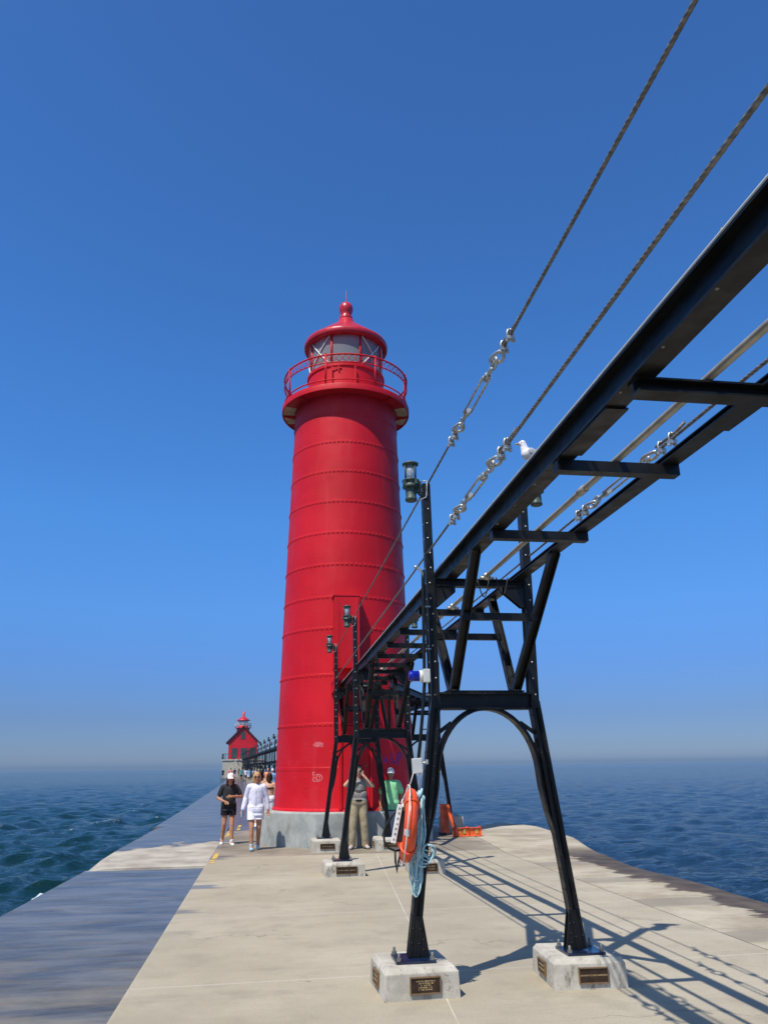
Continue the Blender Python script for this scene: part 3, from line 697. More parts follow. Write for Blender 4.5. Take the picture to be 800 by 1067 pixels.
# paint marks on the shell
def on_tower(px, py, lift=.004):
    d = ray(px, py); o = V((0, 0, CAM_H)); r = 1.7
    for _ in range(6):
        dx, dy = d.x, d.y; ox, oy = -LX, -LY
        A = dx*dx+dy*dy; B = 2*(ox*dx+oy*dy); Cc = ox*ox+oy*oy-r*r; disc = max(0, B*B-4*A*Cc)
        t = (-B-math.sqrt(disc))/(2*A); p = o+d*t; r = tr(p.z)+lift
    return p
def stroke(name, mat, pts, w, sub=6):
    mb = MB(); P = []
    for (a, b) in zip(pts, pts[1:]):
        for i in range(sub): P.append((lerp(a[0], b[0], i/sub), lerp(a[1], b[1], i/sub)))
    P.append(pts[-1]); Q = [on_tower(*p) for p in P]; vs = []
    for i, q in enumerate(Q):
        tn = (Q[min(i+1, len(Q)-1)]-Q[max(0, i-1)]).normalized(); nr = V((q.x-LX, q.y-LY, 0)).normalized(); s = nr.cross(tn)
        ww = w*(.75+.5*random.random()); vs += [q+s*ww/2, q-s*ww/2]
    mb.add(vs, [(2*i, 2*i+1, 2*i+3, 2*i+2) for i in range(len(Q)-1)]); return mb
def marks(name, mat, strokes, w):
    mb = MB()
    for st in strokes:
        m = stroke(name, mat, st, w); mb.add(m.v, m.f)
    return mb.build(name, mat, tb)
def circ(x, y, rx, ry_, n=14, a0=0, a1=2*PI): return [(x+rx*math.cos(lerp(a0, a1, i/n)), y+ry_*math.sin(lerp(a0, a1, i/n))) for i in range(n+1)]
marks('scribble', M['scratch'], [[(326.5, 804.5), (326, 807), (327, 810), (325.5, 813), (327, 814), (333, 814), (335.5, 812), (335.5, 809), (333.5, 807), (330, 807), (327.5, 808)], circ(331.5, 810.5, 2, 2.3), [(326, 804.5), (328, 804.8)], [(328, 812), (329.5, 810)]], .016)
bl = MB()
for i in range(5): 
    m = stroke('s', None, [(326.5, 777.2-.3*i), (329+i*.3, 774+.9*i), (333, 774+.8*i), (336.8, 775.4+.5*i)], .045); bl.add(m.v, m.f)
bl.build('faded_patch', M['scuff'], tb)
marks('brown_hat_drawing', M['hatspray'], [[(353, 803), (356, 800), (360, 798.5), (361, 794), (364, 792), (368, 793.5), (372, 793.5), (374, 797), (375, 800), (372, 803)], [(355, 804), (361, 802), (366, 803)], [(362, 797), (368, 796), (373, 799)], [(361, 800), (370, 800)]], .055)
marks('purple_drawing', M['purple'], [circ(374, 813.5, 5, 5.5), circ(374, 814, 3.6, 4.2)], .03)
marks('purple_lettering', M['purple'], [[(400, 787), (401, 794), (403, 790), (404.5, 797)], [(408.5, 785), (408, 791), (410, 795), (413, 793), (414, 786)], [(414.5, 797), (415, 784), (418, 785), (418.2, 789), (415, 790.5)]], .03)

# ------------------------------------------------------------------ catwalk trestles (built at the origin, then copied)
def make_bent(label, loc):
    root = thing('catwalk_trestle', label, 'trestle', (0, 0, 0), 'black steel trestles carrying the catwalk')
    bt = M['black']
    XB, XT = .705, .455                              # half widths: at the foot, at the arch crown
    for s in (-1, 1):
        foot = V((s*XB, 0, .24)); kn_ = V((s*XT, 0, 2.24)); topp = V((s*(XT+.028), 0, 4.30))
        lg = MB(); rvt = MB(); d = (kn_-foot).normalized(); a = V((0, 1, 0)).cross(d).normalized()*1.0; n = V((0, 1, 0))
        if a.x*s < 0: a = -a
        # built-up leg: two flanges and a web, flanges facing the walk direction
        w = .043; dp = .052; tw = .010
        pr = [(-w, -dp), (-w+tw*2.2, -dp), (-w+tw*2.2, -dp+tw), (-tw, -dp+tw), (-tw, -dp+.035), (tw, -dp+.035), (tw, -dp+tw), (w-tw*2.2, -dp+tw), (w-tw*2.2, -dp), (w, -dp), (w, dp), (-w, dp)]
        lg.extrude(pr, foot, kn_, a, n)
        for side in (-1, 1):
            tt = .10
            while tt < 1.98:
                p = foot+d*tt; rvt.rivet(p+a*(side*(w-.013))-n*dp, -n, .0095); tt += .105
            tt = .14
            while tt < 1.98:
                p = foot+d*tt; rvt.rivet(p-a*w+n*(side*.03), -a, .009) if s > 0 else rvt.rivet(p+a*w+n*(side*.03), a, .009); tt += .16
        lg.join(rvt); lg.build('leg', bt, root)
        # flared foot plates, base plate and bolts
        gs = MB()
        for ny in (-.036, .036):
            k = [foot+a*x+d*t for x, t in ((-.135, 0), (.050, 0), (.046, .30), (-.044, .30))]
            vs = [q+n*(ny-.005) for q in k]+[q+n*(ny+.005) for q in k]
            gs.add(vs, [(0, 1, 2, 3), (7, 6, 5, 4), (0, 4, 5, 1), (1, 5, 6, 2), (2, 6, 7, 3), (3, 7, 4, 0)])
        for x, t in ((-.075, .06), (-.066, .13), (-.058, .20)): gs.rivet(foot+a*x+d*t-n*.041, -n, .009)
        gs.build('foot_gusset', bt, root)
        bp = MB(); bp.box(s*XB-.16, -.15, .215, s*XB+.16, .15, .235); bp.build('base_plate', M['plate'], root)
        for bx, by in ((-.135, -.125), (.135, -.125), (-.135, .125), (.135, .125)):
            b = MB(); b.lathe([(.012, .20), (.012, .285), (.004, .292)], (s*XB+bx, by, 0), 8); b.lathe([(.021, .236), (.021, .258)], (s*XB+bx, by, 0), 6, smooth=False); b.build('anchor_bolt', M['galvdark'], root)
        # post above the arch
        po = MB(); q0 = V((s*(XT), 0, 2.18)); d2_ = (topp-q0).normalized(); a2 = V((0, 1, 0)).cross(d2_).normalized()
        if a2.x*s < 0: a2 = -a2
        w2 = .037; dp2 = .05
        pr = [(-w2, -dp2), (w2, -dp2), (w2, dp2), (w2-.01, dp2), (w2-.01, -dp2+.01), (-w2+.01, -dp2+.01), (-w2+.01, dp2), (-w2, dp2)]
        po.extrude(pr, q0, topp, a2, n)
        po.bar(q0+V((0, .035, 0)), q0+d2_*1.15+V((0, .035, 0)), .10, .012, V((0, 1, 0)))
        rp = MB(); tt = .12
        while tt < 2.08:
            p = q0+d2_*tt; rp.rivet(p-n*dp2+a2*.008*(1 if int(tt*10) % 2 else -1), -n, .0095); rp.rivet(p+a2*w2*s*s, a2, .008); tt += .145
        po.join(rp, M['galv']); po.build('post', bt, root)  # bright metal on these rivets stands in for specular dots
        # knee plates under the top beam
        kp = MB(); xi = s*(XT-.02)
        for ny in (-.03, .03):
            k = [(xi, 3.29), (xi-s*.20, 3.29), (xi-s*.20, 3.235), (xi-s*.04, 3.10), (xi, 3.10)]
            m = len(k); vs = [(x, ny-.004, z) for x, z in k]+[(x, ny+.004, z) for x, z in k]
            kp.add(vs, [(i, (i+1) % m, m+(i+1) % m, m+i) for i in range(m)]+[tuple(range(m)), tuple(range(2*m-1, m-1, -1))])
        kp.build('knee_plate', bt, root)
        # spandrel struts between leg and arch
        sp = MB(); sp.bar((s*(XT+.045), 0, 1.93), (s*(XT-.14), 0, 2.06), .035, .012, V((0, 1, 0))); sp.bar((s*(XT+.04), 0, 2.10), (s*(XT-.02), 0, 1.80), .03, .012, V((0, 1, 0))); sp.build('spandrel_strut', bt, root)
        # raking braces under the stringers, fore and aft
        for f, (Yt, xo) in enumerate(((-1.05, .30), (.85, .30))):
            br = MB(); p0 = V((s*.285, .03 if f else -.03, 2.335)); p1 = V((s*.30+(.07 if s > 0 else 0), Yt, 3.36))
            dd = (p1-p0).normalized(); aa = V((1, 0, 0)); nn = aa.cross(dd)
            pr = [(-.04, -.03), (.04, -.03), (.04, .03), (.03, .03), (.03, -.02), (-.03, -.02), (-.03, .03), (-.04, .03)]
            br.extrude(pr, p0, p1, aa, nn); br.build('brace', bt, root)
    for f, (Yt, zt) in enumerate(((-.60, 2.90), (.50, 2.905))):
        t_ = MB(); t_.bar((-.33, Yt, zt), (.33, Yt, zt), .05, .062); t_.build('brace_tie', bt, root)
    ab = MB(); ab.ibeam((-.43, 0, 2.245), (.43, 0, 2.245), .12, .15, .016, .014); ab.box(-.36, -.055, 2.325, .36, .055, 2.337)
    for x in np.linspace(-.38, .38, 7): ab.rivet((x, -.061, 2.31), (0, -1, 0), .009)
    ab.build('arch_beam', bt, root)
    # arch rib: T section
    ar = MB(); N = 28; ys = (-.055, .055); vs = []
    def ap(t):
        th = lerp(-.32, PI+.32, t); x = -math.cos(th); z = math.sin(th)
        if z >= 0: X, Z = x*.445, 1.60+z*.565
        else: X, Z = x*.445+(.10*z*z*(-1 if x < 0 else 1))*-1*-1, 1.60+z*1.0
        # hug the legs lower down
        if z < 0:
            Z = 1.60+z*1.6; d_ = 1.6-Z; X = (-1 if x < 0 else 1)*(.445+.10*d_+.26*d_*d_)
        return X, Z
    P = [ap(i/N) for i in range(N+1)]
    for i, (x, z) in enumerate(P):
        x2, z2 = P[min(i+1, N)]; x1, z1 = P[max(i-1, 0)]; tx, tz = x2-x1, z2-z1; L = math.hypot(tx, tz); nx, nz = tz/L, -tx/L     # inward
        if (nx*-x+nz*(1.4-z)) < 0: nx, nz = -nx, -nz
        o_ = (x-nx*.012, z-nz*.012)
        for (yy, px, pz) in ((-.06, x, z), (.06, x, z), (.06, x-nx*.014, z-nz*.014), (.012, x-nx*.014, z-nz*.014), (.012, o_[0]-nx*.03, o_[1]-nz*.03), (-.012, o_[0]-nx*.03, o_[1]-nz*.03), (-.012, x-nx*.014, z-nz*.014), (-.06, x-nx*.014, z-nz*.014)):
            vs.append((px, yy, pz))
    m = 8; ar.add(vs, [(i*m+j, i*m+(j+1) % m, (i+1)*m+(j+1) % m, (i+1)*m+j) for i in range(N) for j in range(m)]+[tuple(range(m)), tuple(N*m+j for j in range(m-1, -1, -1))])
    ar.build('arch', bt, root)
    tbm = MB(); tbm.ibeam((-.42, 0, 3.328), (.42, 0, 3.328), .09, .072, .01, .012); tbm.build('top_beam', bt, root)
    root.location = loc
    return root
BX = lambda y: 1.925+.0065*(y-6.95)                    # catwalk centre line
BENT_Y = [6.95, 14.05, 17.9]
b0 = make_bent('nearest tall black arched trestle with an orange life ring on its left leg', (BX(6.95), 6.95, 0))
b1 = copy_tree(b0); b1.location = (BX(14.05)+.03, 14.05, 0); b1['label'] = 'middle black arched trestle partly in front of the man taking a photo'
b2 = copy_tree(b0); b2.location = (BX(17.9)-.02, 17.9, .04); b2['label'] = 'farthest of the near arched trestles, standing right against the tower base'

# ------------------------------------------------------------------ footing blocks with plaques
def text_mesh(body_, size, name, mat, parent, origin, ax, ay, nrm, ext=.0012):
    cu = bpy.data.curves.new(name, 'FONT'); cu.body = body_; cu.size = size; cu.align_x = 'CENTER'; cu.align_y = 'CENTER'; cu.extrude = ext
    tmp = bpy.data.objects.new('tmp', cu); C.objects.link(tmp)
    dg = bpy.context.evaluated_depsgraph_get(); me = bpy.data.meshes.new_from_object(tmp.evaluated_get(dg)); bpy.data.objects.remove(tmp)
    off = wloc(parent)
    for v in me.vertices: v.co = origin + ax*v.co.x + ay*v.co.y + nrm*v.co.z - off
    me.materials.clear(); me.materials.append(mat); o = bpy.data.objects.new(name, me); C.objects.link(o); o.parent = parent; return o
def block(label, x, y, w, d, h, rot=0.0, front=None, side=False, tall=False):
    t = thing('footing_block', label, 'concrete block', (x, y, 0), 'concrete blocks under the trestle legs')
    ax = V((math.cos(rot), math.sin(rot), 0)); ay = V((-math.sin(rot), math.cos(rot), 0)); c = V((x, y, 0)); z = V((0, 0, 1))
    b = MB(); wt, dt = (w-.05, d-.05); ch = .035
    pl = []
    for (ww, dd, zz) in ((w/2, d/2, -.02), (w/2-.008, d/2-.008, h-ch), (w/2-ch, d/2-ch, h)):
        pl += [c+ax*i*ww+ay*j*dd+z*zz for i, j in ((-1, -1), (1, -1), (1, 1), (-1, 1))]
    fs = [(3, 2, 1, 0), (8, 9, 10, 11)]
    for l in (0, 4):
        for i in range(4): fs.append((l+i, l+(i+1) % 4, l+4+(i+1) % 4, l+4+i))
    b.add(pl, fs); b.build('block', M['block'], t, bevel=.005)
    def plaque(cx_, nrm, right, pw, ph, lines):
        up_ = z; o = cx_
        q = MB(); q.obox(o+nrm*.006, right, up_, nrm, pw/2-.006, ph/2-.006, .006); po = q.build('plaque', M['bronze'], t)
        fr = MB()
        for s in (-1, 1):
            fr.obox(o+nrm*.009+up_*s*(ph/2), right, up_, nrm, pw/2+.003, .004, .010); fr.obox(o+nrm*.009+right*s*(pw/2-.001), up_, right, nrm, ph/2-.0045, .0035, .010)
        fr.build('plaque_border', M['bronzelt'], po)
        if isinstance(lines, str):
            text_mesh(lines, pw/len(lines)*1.52, 'lettering', M['letter'], po, o+nrm*.0125, right, up_, nrm)
        elif lines:
            lt_ = MB(); nrow = len(lines)
            for r_, wd in enumerate(lines):      # worn raised letters, too small to read
                zz = ph/2-.018-(ph-.036)*((r_+.5)/nrow); hh = min(.0085, (ph-.036)/nrow*.62); x_ = -wd*pw/2
                while x_ < wd*pw/2:
                    l = random.uniform(.005, .009)
                    if random.random() < .16: x_ += .008; continue
                    k = random.random(); cc = o+right*(x_+l/2)+up_*zz+nrm*.0135
                    lt_.obox(cc-right*(l*.3), right, up_, nrm, .0013, hh/2, .0015)
                    if k < .7: lt_.obox(cc+up_*(hh*.4), right, up_, nrm, l*.32, .0012, .0013)
                    if k > .3: lt_.obox(cc-up_*(hh*.38)*(1 if k > .6 else 0), right, up_, nrm, l*.32, .0012, .0013)
                    if k > .5: lt_.obox(cc+right*(l*.3), right, up_, nrm, .0013, hh/2, .0014)
                    x_ += l+.003
            lt_.build('lettering', M['letter'], po)
    hz = h*.47
    if front is not None: plaque(c-ay*(d/2-.004)+z*hz+ax*.02, -ay, ax, front[0], front[1], front[2])
    if side: plaque(c-ax*(w/2-.004)+z*hz, -ax, -ay, .20, .10, [.6, .75])
    return t
block('concrete block under the life ring leg with five line bronze plaque', 1.225, 6.98, .60, .64, .215, .045, (.235, .108, [.62, .52, .30, .44, .46]), True)
block('concrete block at front right with plaque reading GRAHAM EDGAR GARRISON', 2.625, 7.02, .60, .66, .215, -.06, (.235, .105, 'GRAHAM EDGAR GARRISON'), True)
block('concrete block under left leg of the middle trestle with long bronze plaque', 1.32, 14.05, .66, .66, .215, .02, (.34, .105, [.82]), False)
block('concrete block behind the hanging blue rope with small bronze plaque', 2.70, 14.05, .60, .62, .215, -.03, (.28, .12, [.7, .7]), False)
block('concrete block beside the left corner of the octagonal tower base', 1.30, 17.9, .62, .60, .255, .0, (.30, .10, [.7]), False)
block('concrete block in front of the man in the green shirt', 2.64, 17.9, .60, .60, .255, .0, (.30, .10, [.7]), True)
block('tall plain concrete block beside the orange barricade at the water side', 4.93, 21.75, .56, .56, .42, .0)

# ------------------------------------------------------------------ catwalk: stringers and cross bars
cw = thing('catwalk', 'long black steel catwalk frame overhead running to the red tower', 'catwalk', (BX(6.95), 6.95, 3.3))
Y0, Y1 = -1.6, 18.7
SX = lambda y: BX(y)-.30+.045*(18-y)/18     # left stringer centre line
st = MB(); st.ibeam((SX(Y0), Y0, 3.449), (SX(Y1), Y1, 3.449), .112, .168, .014, .012)
bo = MB()
for y in np.arange(Y0+.4, Y1, .42):
    x = SX(y)
    bo.rivet((x-.006, y, 3.40), (-1, 0, 0), .012); bo.rivet((x-.04, y+.1, 3.366), (0, 0, -1), .010)
    if int(y*10) % 3 == 0: bo.tube([(x-.05, y, 3.533), (x-.05, y, 3.552)], .008, 6)
st.join(bo, M['galvdark']); sto = st.build('left_stringer', M['black'], cw)
for y in (3.55, 8.8, 12.1):
    sp2 = MB(); sp2.box(SX(y)-.050, y-.30, 3.352, SX(y)+.066, y+.30, 3.364); sp2.build('splice_plate', M['black'], sto)
st = MB(); st.ibeam((BX(Y0)+.385, Y0, 3.381), (BX(Y1)+.36, Y1, 3.381), .11, .036, .008, .010)
s2 = st.build('right_stringer', M['black'], cw)
for y in (3.15, 9.4): sp3 = MB(); sp3.box(BX(y)+.38-.066, y-.28, 3.350, BX(y)+.38+.066, y+.28, 3.3625); sp3.build('splice_plate', M['black'], s2)
for y in (-.6, .9, 2.98, 3.97, 5.36, 8.40, 9.75, 10.9, 12.0, 13.1, 15.2, 16.1, 17.0):
    x = BX(y); c_ = MB()
    if y < 3.5: c_.ibeam((x-.30, y, 3.327), (x+.43, y, 3.327), .10, .070, .010, .010)
    else: c_.bar((x-.315, y, 3.328), (x+.43, y, 3.328), .075, .066)
    c_.build('cross_bar', M['black'], cw)
ep = MB(); ep.tube([(SX(y)-.052, y, 3.539) for y in np.linspace(Y0, Y1, 24)], .008, 8); ep.build('edge_highlight', M['greybox'], cw)  # pale tube added as the sunlit highlight on the stringer's top edge
# bypass round the channel side of the tower
DX_, DY_ = 4.22, 21.75
byp = thing('bypass_catwalk', 'black steel catwalk branch curving around the channel side of the tower', 'catwalk', (3.1, 19.6, 3.3))
pa, pb = V((2.35, 17.2, 3.40)), V((DX_, DY_, 3.40)); dd = (pb-pa).normalized(); sd = V((dd.y, -dd.x, 0))
for s in (-1, 1):
    q = MB(); q.ibeam(pa+sd*.32*s-dd*.1, pb+sd*.32*s+dd*.1, .11, .15, .012, .01); q.build('stringer', M['black'], byp)
for t in np.linspace(.04, .98, 8):
    q = MB(); c_ = pa+(pb-pa)*t-V((0, 0, .11)); q.bar(c_-sd*.40, c_+sd*.40, .07, .06); q.build('cross_bar', M['black'], byp)
q = MB(); q.bar(pa+V((.1, .3, -.1)), pa+V((.35, 1.0, -.85)), .07, .07); q.bar(pa+sd*.3+V((0, .2, -.1)), pa+sd*.1+V((.3, .9, -.85)), .07, .07); q.build('strut', M['black'], byp)
b3 = copy_tree(b0); b3.location = (DX_, DY_, .19); b3['label'] = 'black trestle beside the tower on the channel side, standing on the tall block'
block('second tall concrete block under the channel side trestle, mostly hidden behind the nearer trestles', 3.52, 21.75, .56, .56, .42, .0)

# ------------------------------------------------------------------ lanterns on the posts
def make_lantern(label, loc, side):
    t = thing('post_lantern', label, 'lantern', (0, 0, 0), 'green post lanterns along the catwalk')
    b = MB(); b.lathe([(.050, 0), (.058, .006), (.056, .03), (.052, .035), (.052, .115), (.056, .13)], n=20); b.build('lamp_base', M['lampgreen'], t)
    c_ = MB(); c_.lathe([(.056, .128), (.080, .135), (.082, .15), (.072, .158), (.066, .175), (.072, .195), (.084, .20), (.084, .212), (.060, .218)], n=24)
    for k in range(4):
        a = k*PI/2+.5; c_.box(.078*math.cos(a)-.014, .078*math.sin(a)-.014, .155, .078*math.cos(a)+.014, .078*math.sin(a)+.014, .20)
    c_.build('collar', M['lampgreen'], t)
    for k in range(4):
        a = k*PI/2+.5; r_ = MB(); r_.tube([(.066*math.cos(a), .066*math.sin(a), .21), (.066*math.cos(a), .066*math.sin(a), .375)], .006, 6); r_.build('guard_rod', M['lampgreen'], t)
    g = MB(); g.lathe([(.052, .215), (.052, .355)], n=20); g.build('glass_chimney', M['clear'], t)
    bu = MB(); bu.lathe([(.022, .218), (.024, .29), (.036, .315), (.037, .335), (.026, .352), (.0, .358)], n=14); bu.build('bulb', M['bulb'], t)
    k_ = MB(); k_.lathe([(.046, .340), (.050, .362), (.078, .372), (.080, .388), (.030, .398), (.022, .412), (.0, .414)], n=20); k_.build('cap', M['lampgreen'], t)
    br = MB(); br.box(side*.05, -.018, .09, side*.135, .018, .15); br.box(side*.06, -.03, .165, side*.10, .03, .20); br.bar((side*.055, 0, .10), (side*.14, 0, .02), .018, .018, V((0, 1, 0)))
    br.build('bracket', M['lampgreen'], t)
    w = MB(); w.tube([(side*.09, -.04, .19), (side*.15, -.05, .20), (side*.145, -.055, .10), (side*.14, -.05, .03), (side*.07, -.03, .0)], .006, 6); w.build('wire', M['galv'], t)
    t.location = loc; return t
lab = ['green caged lantern at the nearest left post top against blue sky', 'green caged lantern on the nearest right post with a gull on top',
       'small green lantern against the red tower, the higher of two on the left posts', 'small green lantern on the right post of the middle trestle, half hidden by the catwalk',
       'small green lantern against the red tower, the lower of two on the left posts', 'small green lantern on the right post of the trestle nearest the tower']
L0 = None; li = 0
for (bb, dzz) in ((b0, 0), (b1, 0), (b2, .03)):
    for s in (-1, 1):
        loc = bb.location+V((s*(.483+.145), -.01, 4.125+dzz))
        if L0 is None: o = make_lantern(lab[0], loc, 1); L0 = o
        elif s < 0: o = copy_tree(L0); o.location = loc; o['label'] = lab[li]
        elif li == 1: o = make_lantern(lab[1], loc, -1); L1 = o
        else: o = copy_tree(L1); o.location = loc; o['label'] = lab[li]
        li += 1

# ------------------------------------------------------------------ cables and turnbuckles
def turnbuckle(mbset, a, b, droop=V((0, 0, -1))):
    """hardware between points a (near) and b (far) along a cable; returns parts in dict of MB"""
    d = (b-a); L = d.length; d.normalize(); n = V((0, 0, 1)); n = (n-d*n.dot(d)).normalized(); s = d.cross(n)
    P = lambda t, u=0, w=0: a+d*t+s*u+n*w
    g = None; bd = mbset['body']
    def eye(t0, t1, w):     # elongated ring
        m = 18; c = (t0+t1)/2; h = (t1-t0)/2; g = MB(); mbset['eye'].append(g)
        g.tube([P(c+h*math.cos(2*PI*k/m), w*math.sin(2*PI*k/m)*(1+.35*math.cos(2*PI*k/m)), .0) for k in range(m)], .012, 8, closed=True)
    def eye2(t0, t1, w):
        m = 16; c = (t0+t1)/2; h = (t1-t0)/2; g = MB(); mbset['eye'].append(g)
        g.tube([P(c+h*math.cos(2*PI*k/m), 0, w*math.sin(2*PI*k/m)) for k in range(m)], .012, 8, closed=True)
    for sgn, base in ((1, 0.0), (-1, L)):
        q = lambda t: base+sgn*t
        for tc in (.10, .24):
            k = MB(); up_ = n
            k.bar(P(q(tc)-.018, 0, -.022), P(q(tc)+.018, 0, -.022), .05, .022, n); 
            for u in (-.019, .019): k.tube([P(q(tc), u, -.045), P(q(tc), u, .02), P(q(tc), u*.6, .038), P(q(tc), 0, .042)], .007, 6); k.lathe([(.013, 0), (.013, .014)], P(q(tc), u, -.046), 6, axis=n, smooth=False)
            mbset['clips'].append(k)
        lo, hi = sorted((q(.30), q(.46))); eye(lo, hi, .040)
        lo, hi = sorted((q(.41), q(.53))); eye2(lo, hi, .030)
        bd.tube([P(q(.52)), P(q(.66))], .015, 8)
        bd.tube([P(q(.62)), P(q(.64)), P(q(.70))], [.022, .026, .022], 10)
        # cable tail doubled back beside the live cable
        tl_ = MB(); mbset['tail'].append(tl_); tl_.tube([P(q(.30), .0, .03), P(q(.2), .0, .027), P(q(.06), .01, .03), P(q(-.02), .03, .06)], .010, 8)
    for u in (-.026, .026): bd.tube([P(.66, u), P(L-.66, u)], .009, 8)
def rope_cable(name, label, pts_xyz, tbs, group, r=.0105):
    """pts along Y: straight cable broken by turnbuckle spans tbs [(ya,yb)]"""
    (x0, y0, z0), (x1, y1, z1) = pts_xyz
    f = lambda y: V((lerp(x0, x1, (y-y0)/(y1-y0)), y, lerp(z0, z1, (y-y0)/(y1-y0))))
    t = thing(name, label, 'cable', f((y0+y1)/2), group)
    segs = []; cur = y0
    for a, b in tbs: segs.append((cur, a+.32)); cur = b-.32
    segs.append((cur, y1))
    for a, b in segs:
        m = MB(); n_ = max(2, int((b-a)*(60 if a < 4 else 18))); m.tube([f(y) for y in np.linspace(a, b, n_)], r, 24 if a < 7 else 10, lobes=6 if a < 7 else 0, twist=30, lob=.09); m.build('strand', M['cable'], t)
    for a, b in tbs:
        s = {'eye': [], 'body': MB(), 'tail': [], 'clips': []}; turnbuckle(s, f(a), f(b))
        bo_ = s['body'].build('turnbuckle', M['galv'], t); [e.build('eye', M['galv'], bo_) for e in s['eye']]; [e.build('cable_tail', M['cable'], t) for e in s['tail']]
        for k in s['clips']: k.build('cable_clip', M['galv'], t)
    return t
XL, XR = -.505, .505
grp = 'steel guard cables along the catwalk'
rope_cable('guard_cable', 'upper left steel cable with turnbuckle, running from the post top', ((BX(-1)+XL+.045, -1, 4.29), (BX(17.9)+XL+.02, 17.9, 4.29)), [(4.05, 5.95)], grp)
rope_cable('guard_cable', 'lower left steel cable with turnbuckle, just above the left stringer', ((BX(-1)+XL+.025, -1, 3.60), (BX(17.9)+XL, 17.9, 3.60)), [(4.2, 5.95)], grp)
rope_cable('guard_cable', 'right hand steel cable with turnbuckle seen between the two stringers', ((BX(-1)+XR, -1, 3.60), (BX(17.9)+XR, 17.9, 3.60)), [(4.0, 5.75)], grp)
rope_cable('guard_cable', 'upper right steel cable hidden behind the left stringer', ((BX(-1)+XR-.02, -1, 4.29), (BX(17.9)+XR-.02, 17.9, 4.29)), [(4.3, 6.0)], grp)
pp = thing('conduit_pipe', 'grey metal conduit pipe lying along the middle of the catwalk bars', 'pipe', (BX(6), 6, 3.4))
q = MB(); q.tube([(BX(y)+.065, y, 3.388) for y in np.linspace(-1.6, 17.5, 20)], .021, 12); q.build('pipe', M['pipe'], pp)
for y in (1.2, 4.5, 7.6, 10.6, 13.7):
    q = MB(); q.tube([(BX(y)+.065, y-.05, 3.388), (BX(y)+.065, y+.05, 3.388)], .027, 12); q.build('coupling', M['pipe'], pp)
for y in (6.95, 8.4, 14.05, 17):
    q = MB(); q.ball((BX(y)+.065, y-.06, 3.385), .04, n=12, m=8); q.tube([(BX(y)+.0, y-.06, 3.37), (BX(y)+.13, y-.06, 3.37)], .018, 8); q.build('clamp', M['galv'], pp)
for y, xa in ((6.7, .10), (6.8, -.05)):
    wl = MB(); wl.tube([(BX(y)+xa+.11*t, y, 3.33-.16*math.sin(PI*t)) for t in np.linspace(0, 1, 12)], .006, 6); wl.build('loose_wire', M['rubber'], pp)

# conduit, blue strobe and junction box on the nearest left leg
P6 = lambda x, y: at_y(x, y, 6.80)
cd = thing('post_conduit', 'thin black conduit pipe running down beside the nearest left post', 'conduit', P6(439, 800))
q = MB(); q.tube([P6(440.5, 594), P6(440.5, 604), P6(441.2, 650), P6(442.2, 712), P6(440, 745), P6(437.5, 775), P6(435, 800)], .015, 8); q.build('conduit', M['black'], cd)
q = MB()
for (x, y) in ((442, 632), (442.5, 676), (442.5, 724), (439, 760)): q.bar(P6(x-1.2, y), at_y(x+6, y, 6.86), .010, .012)
q.bar(P6(433, 590), P6(441, 597), .012, .02); q.ball(P6(433, 591), .018, n=8, m=6); q.build('conduit_clip', M['galv'], cd)
stb = thing('warning_strobe', 'blue warning light with white housing mounted on the conduit', 'light', P6(440, 705))
def cylx(x0, x1, r, y): return [P6(x0, y), P6(x1, y)], r
c0 = P6(437, 704.5); 
q = MB(); q.obox(P6(443.5, 704.5), V((1, 0, 0)), V((0, 1, 0)), V((0, 0, 1)), .030, .055, .058, .006); q.build('housing', M['greybox'], stb)
q = MB(); q.lathe([(.050, 0), (.050, -.03)], P6(440, 704.5), 20, axis=V((1, 0, 0))); q.build('mount_ring', M['white'], stb)
q = MB(); q.lathe([(.045, 0), (.046, -.085), (.040, -.098), (.0, -.10)], P6(437.6, 704.5), 20, axis=V((1, 0, 0))); q.build('lens', M['bluelens'], stb)
jb = thing('junction_box', 'light grey junction box strapped above the life ring', 'box', P6(434, 805))
q = MB(); cjb = P6(434.5, 798); q.obox(cjb, V((1, 0, .05)).normalized(), V((0, 1, 0)), V((-.05, 0, 1)).normalized(), .042, .03, .062, .008); jbo = q.build('enclosure', M['greybox'], jb)
q = MB(); q.tube([cjb+V((.04, 0, .02)), cjb+V((.085, .0, .03))], .009, 8); q.box(cjb.x+.07, cjb.y-.012, cjb.z+.012, cjb.x+.095, cjb.y+.012, cjb.z+.05); q.build('latch', M['galv'], jb)
q = MB(); q.tube([cjb+V((-.035, -.02, -.05)), P6(428, 815), P6(421, 830), P6(416, 845)], .0045, 6); q.tube([cjb+V((.02, -.02, -.06)), P6(436, 812), P6(437, 826)], .0055, 6); q.build('cord', M['greybox'], jb)

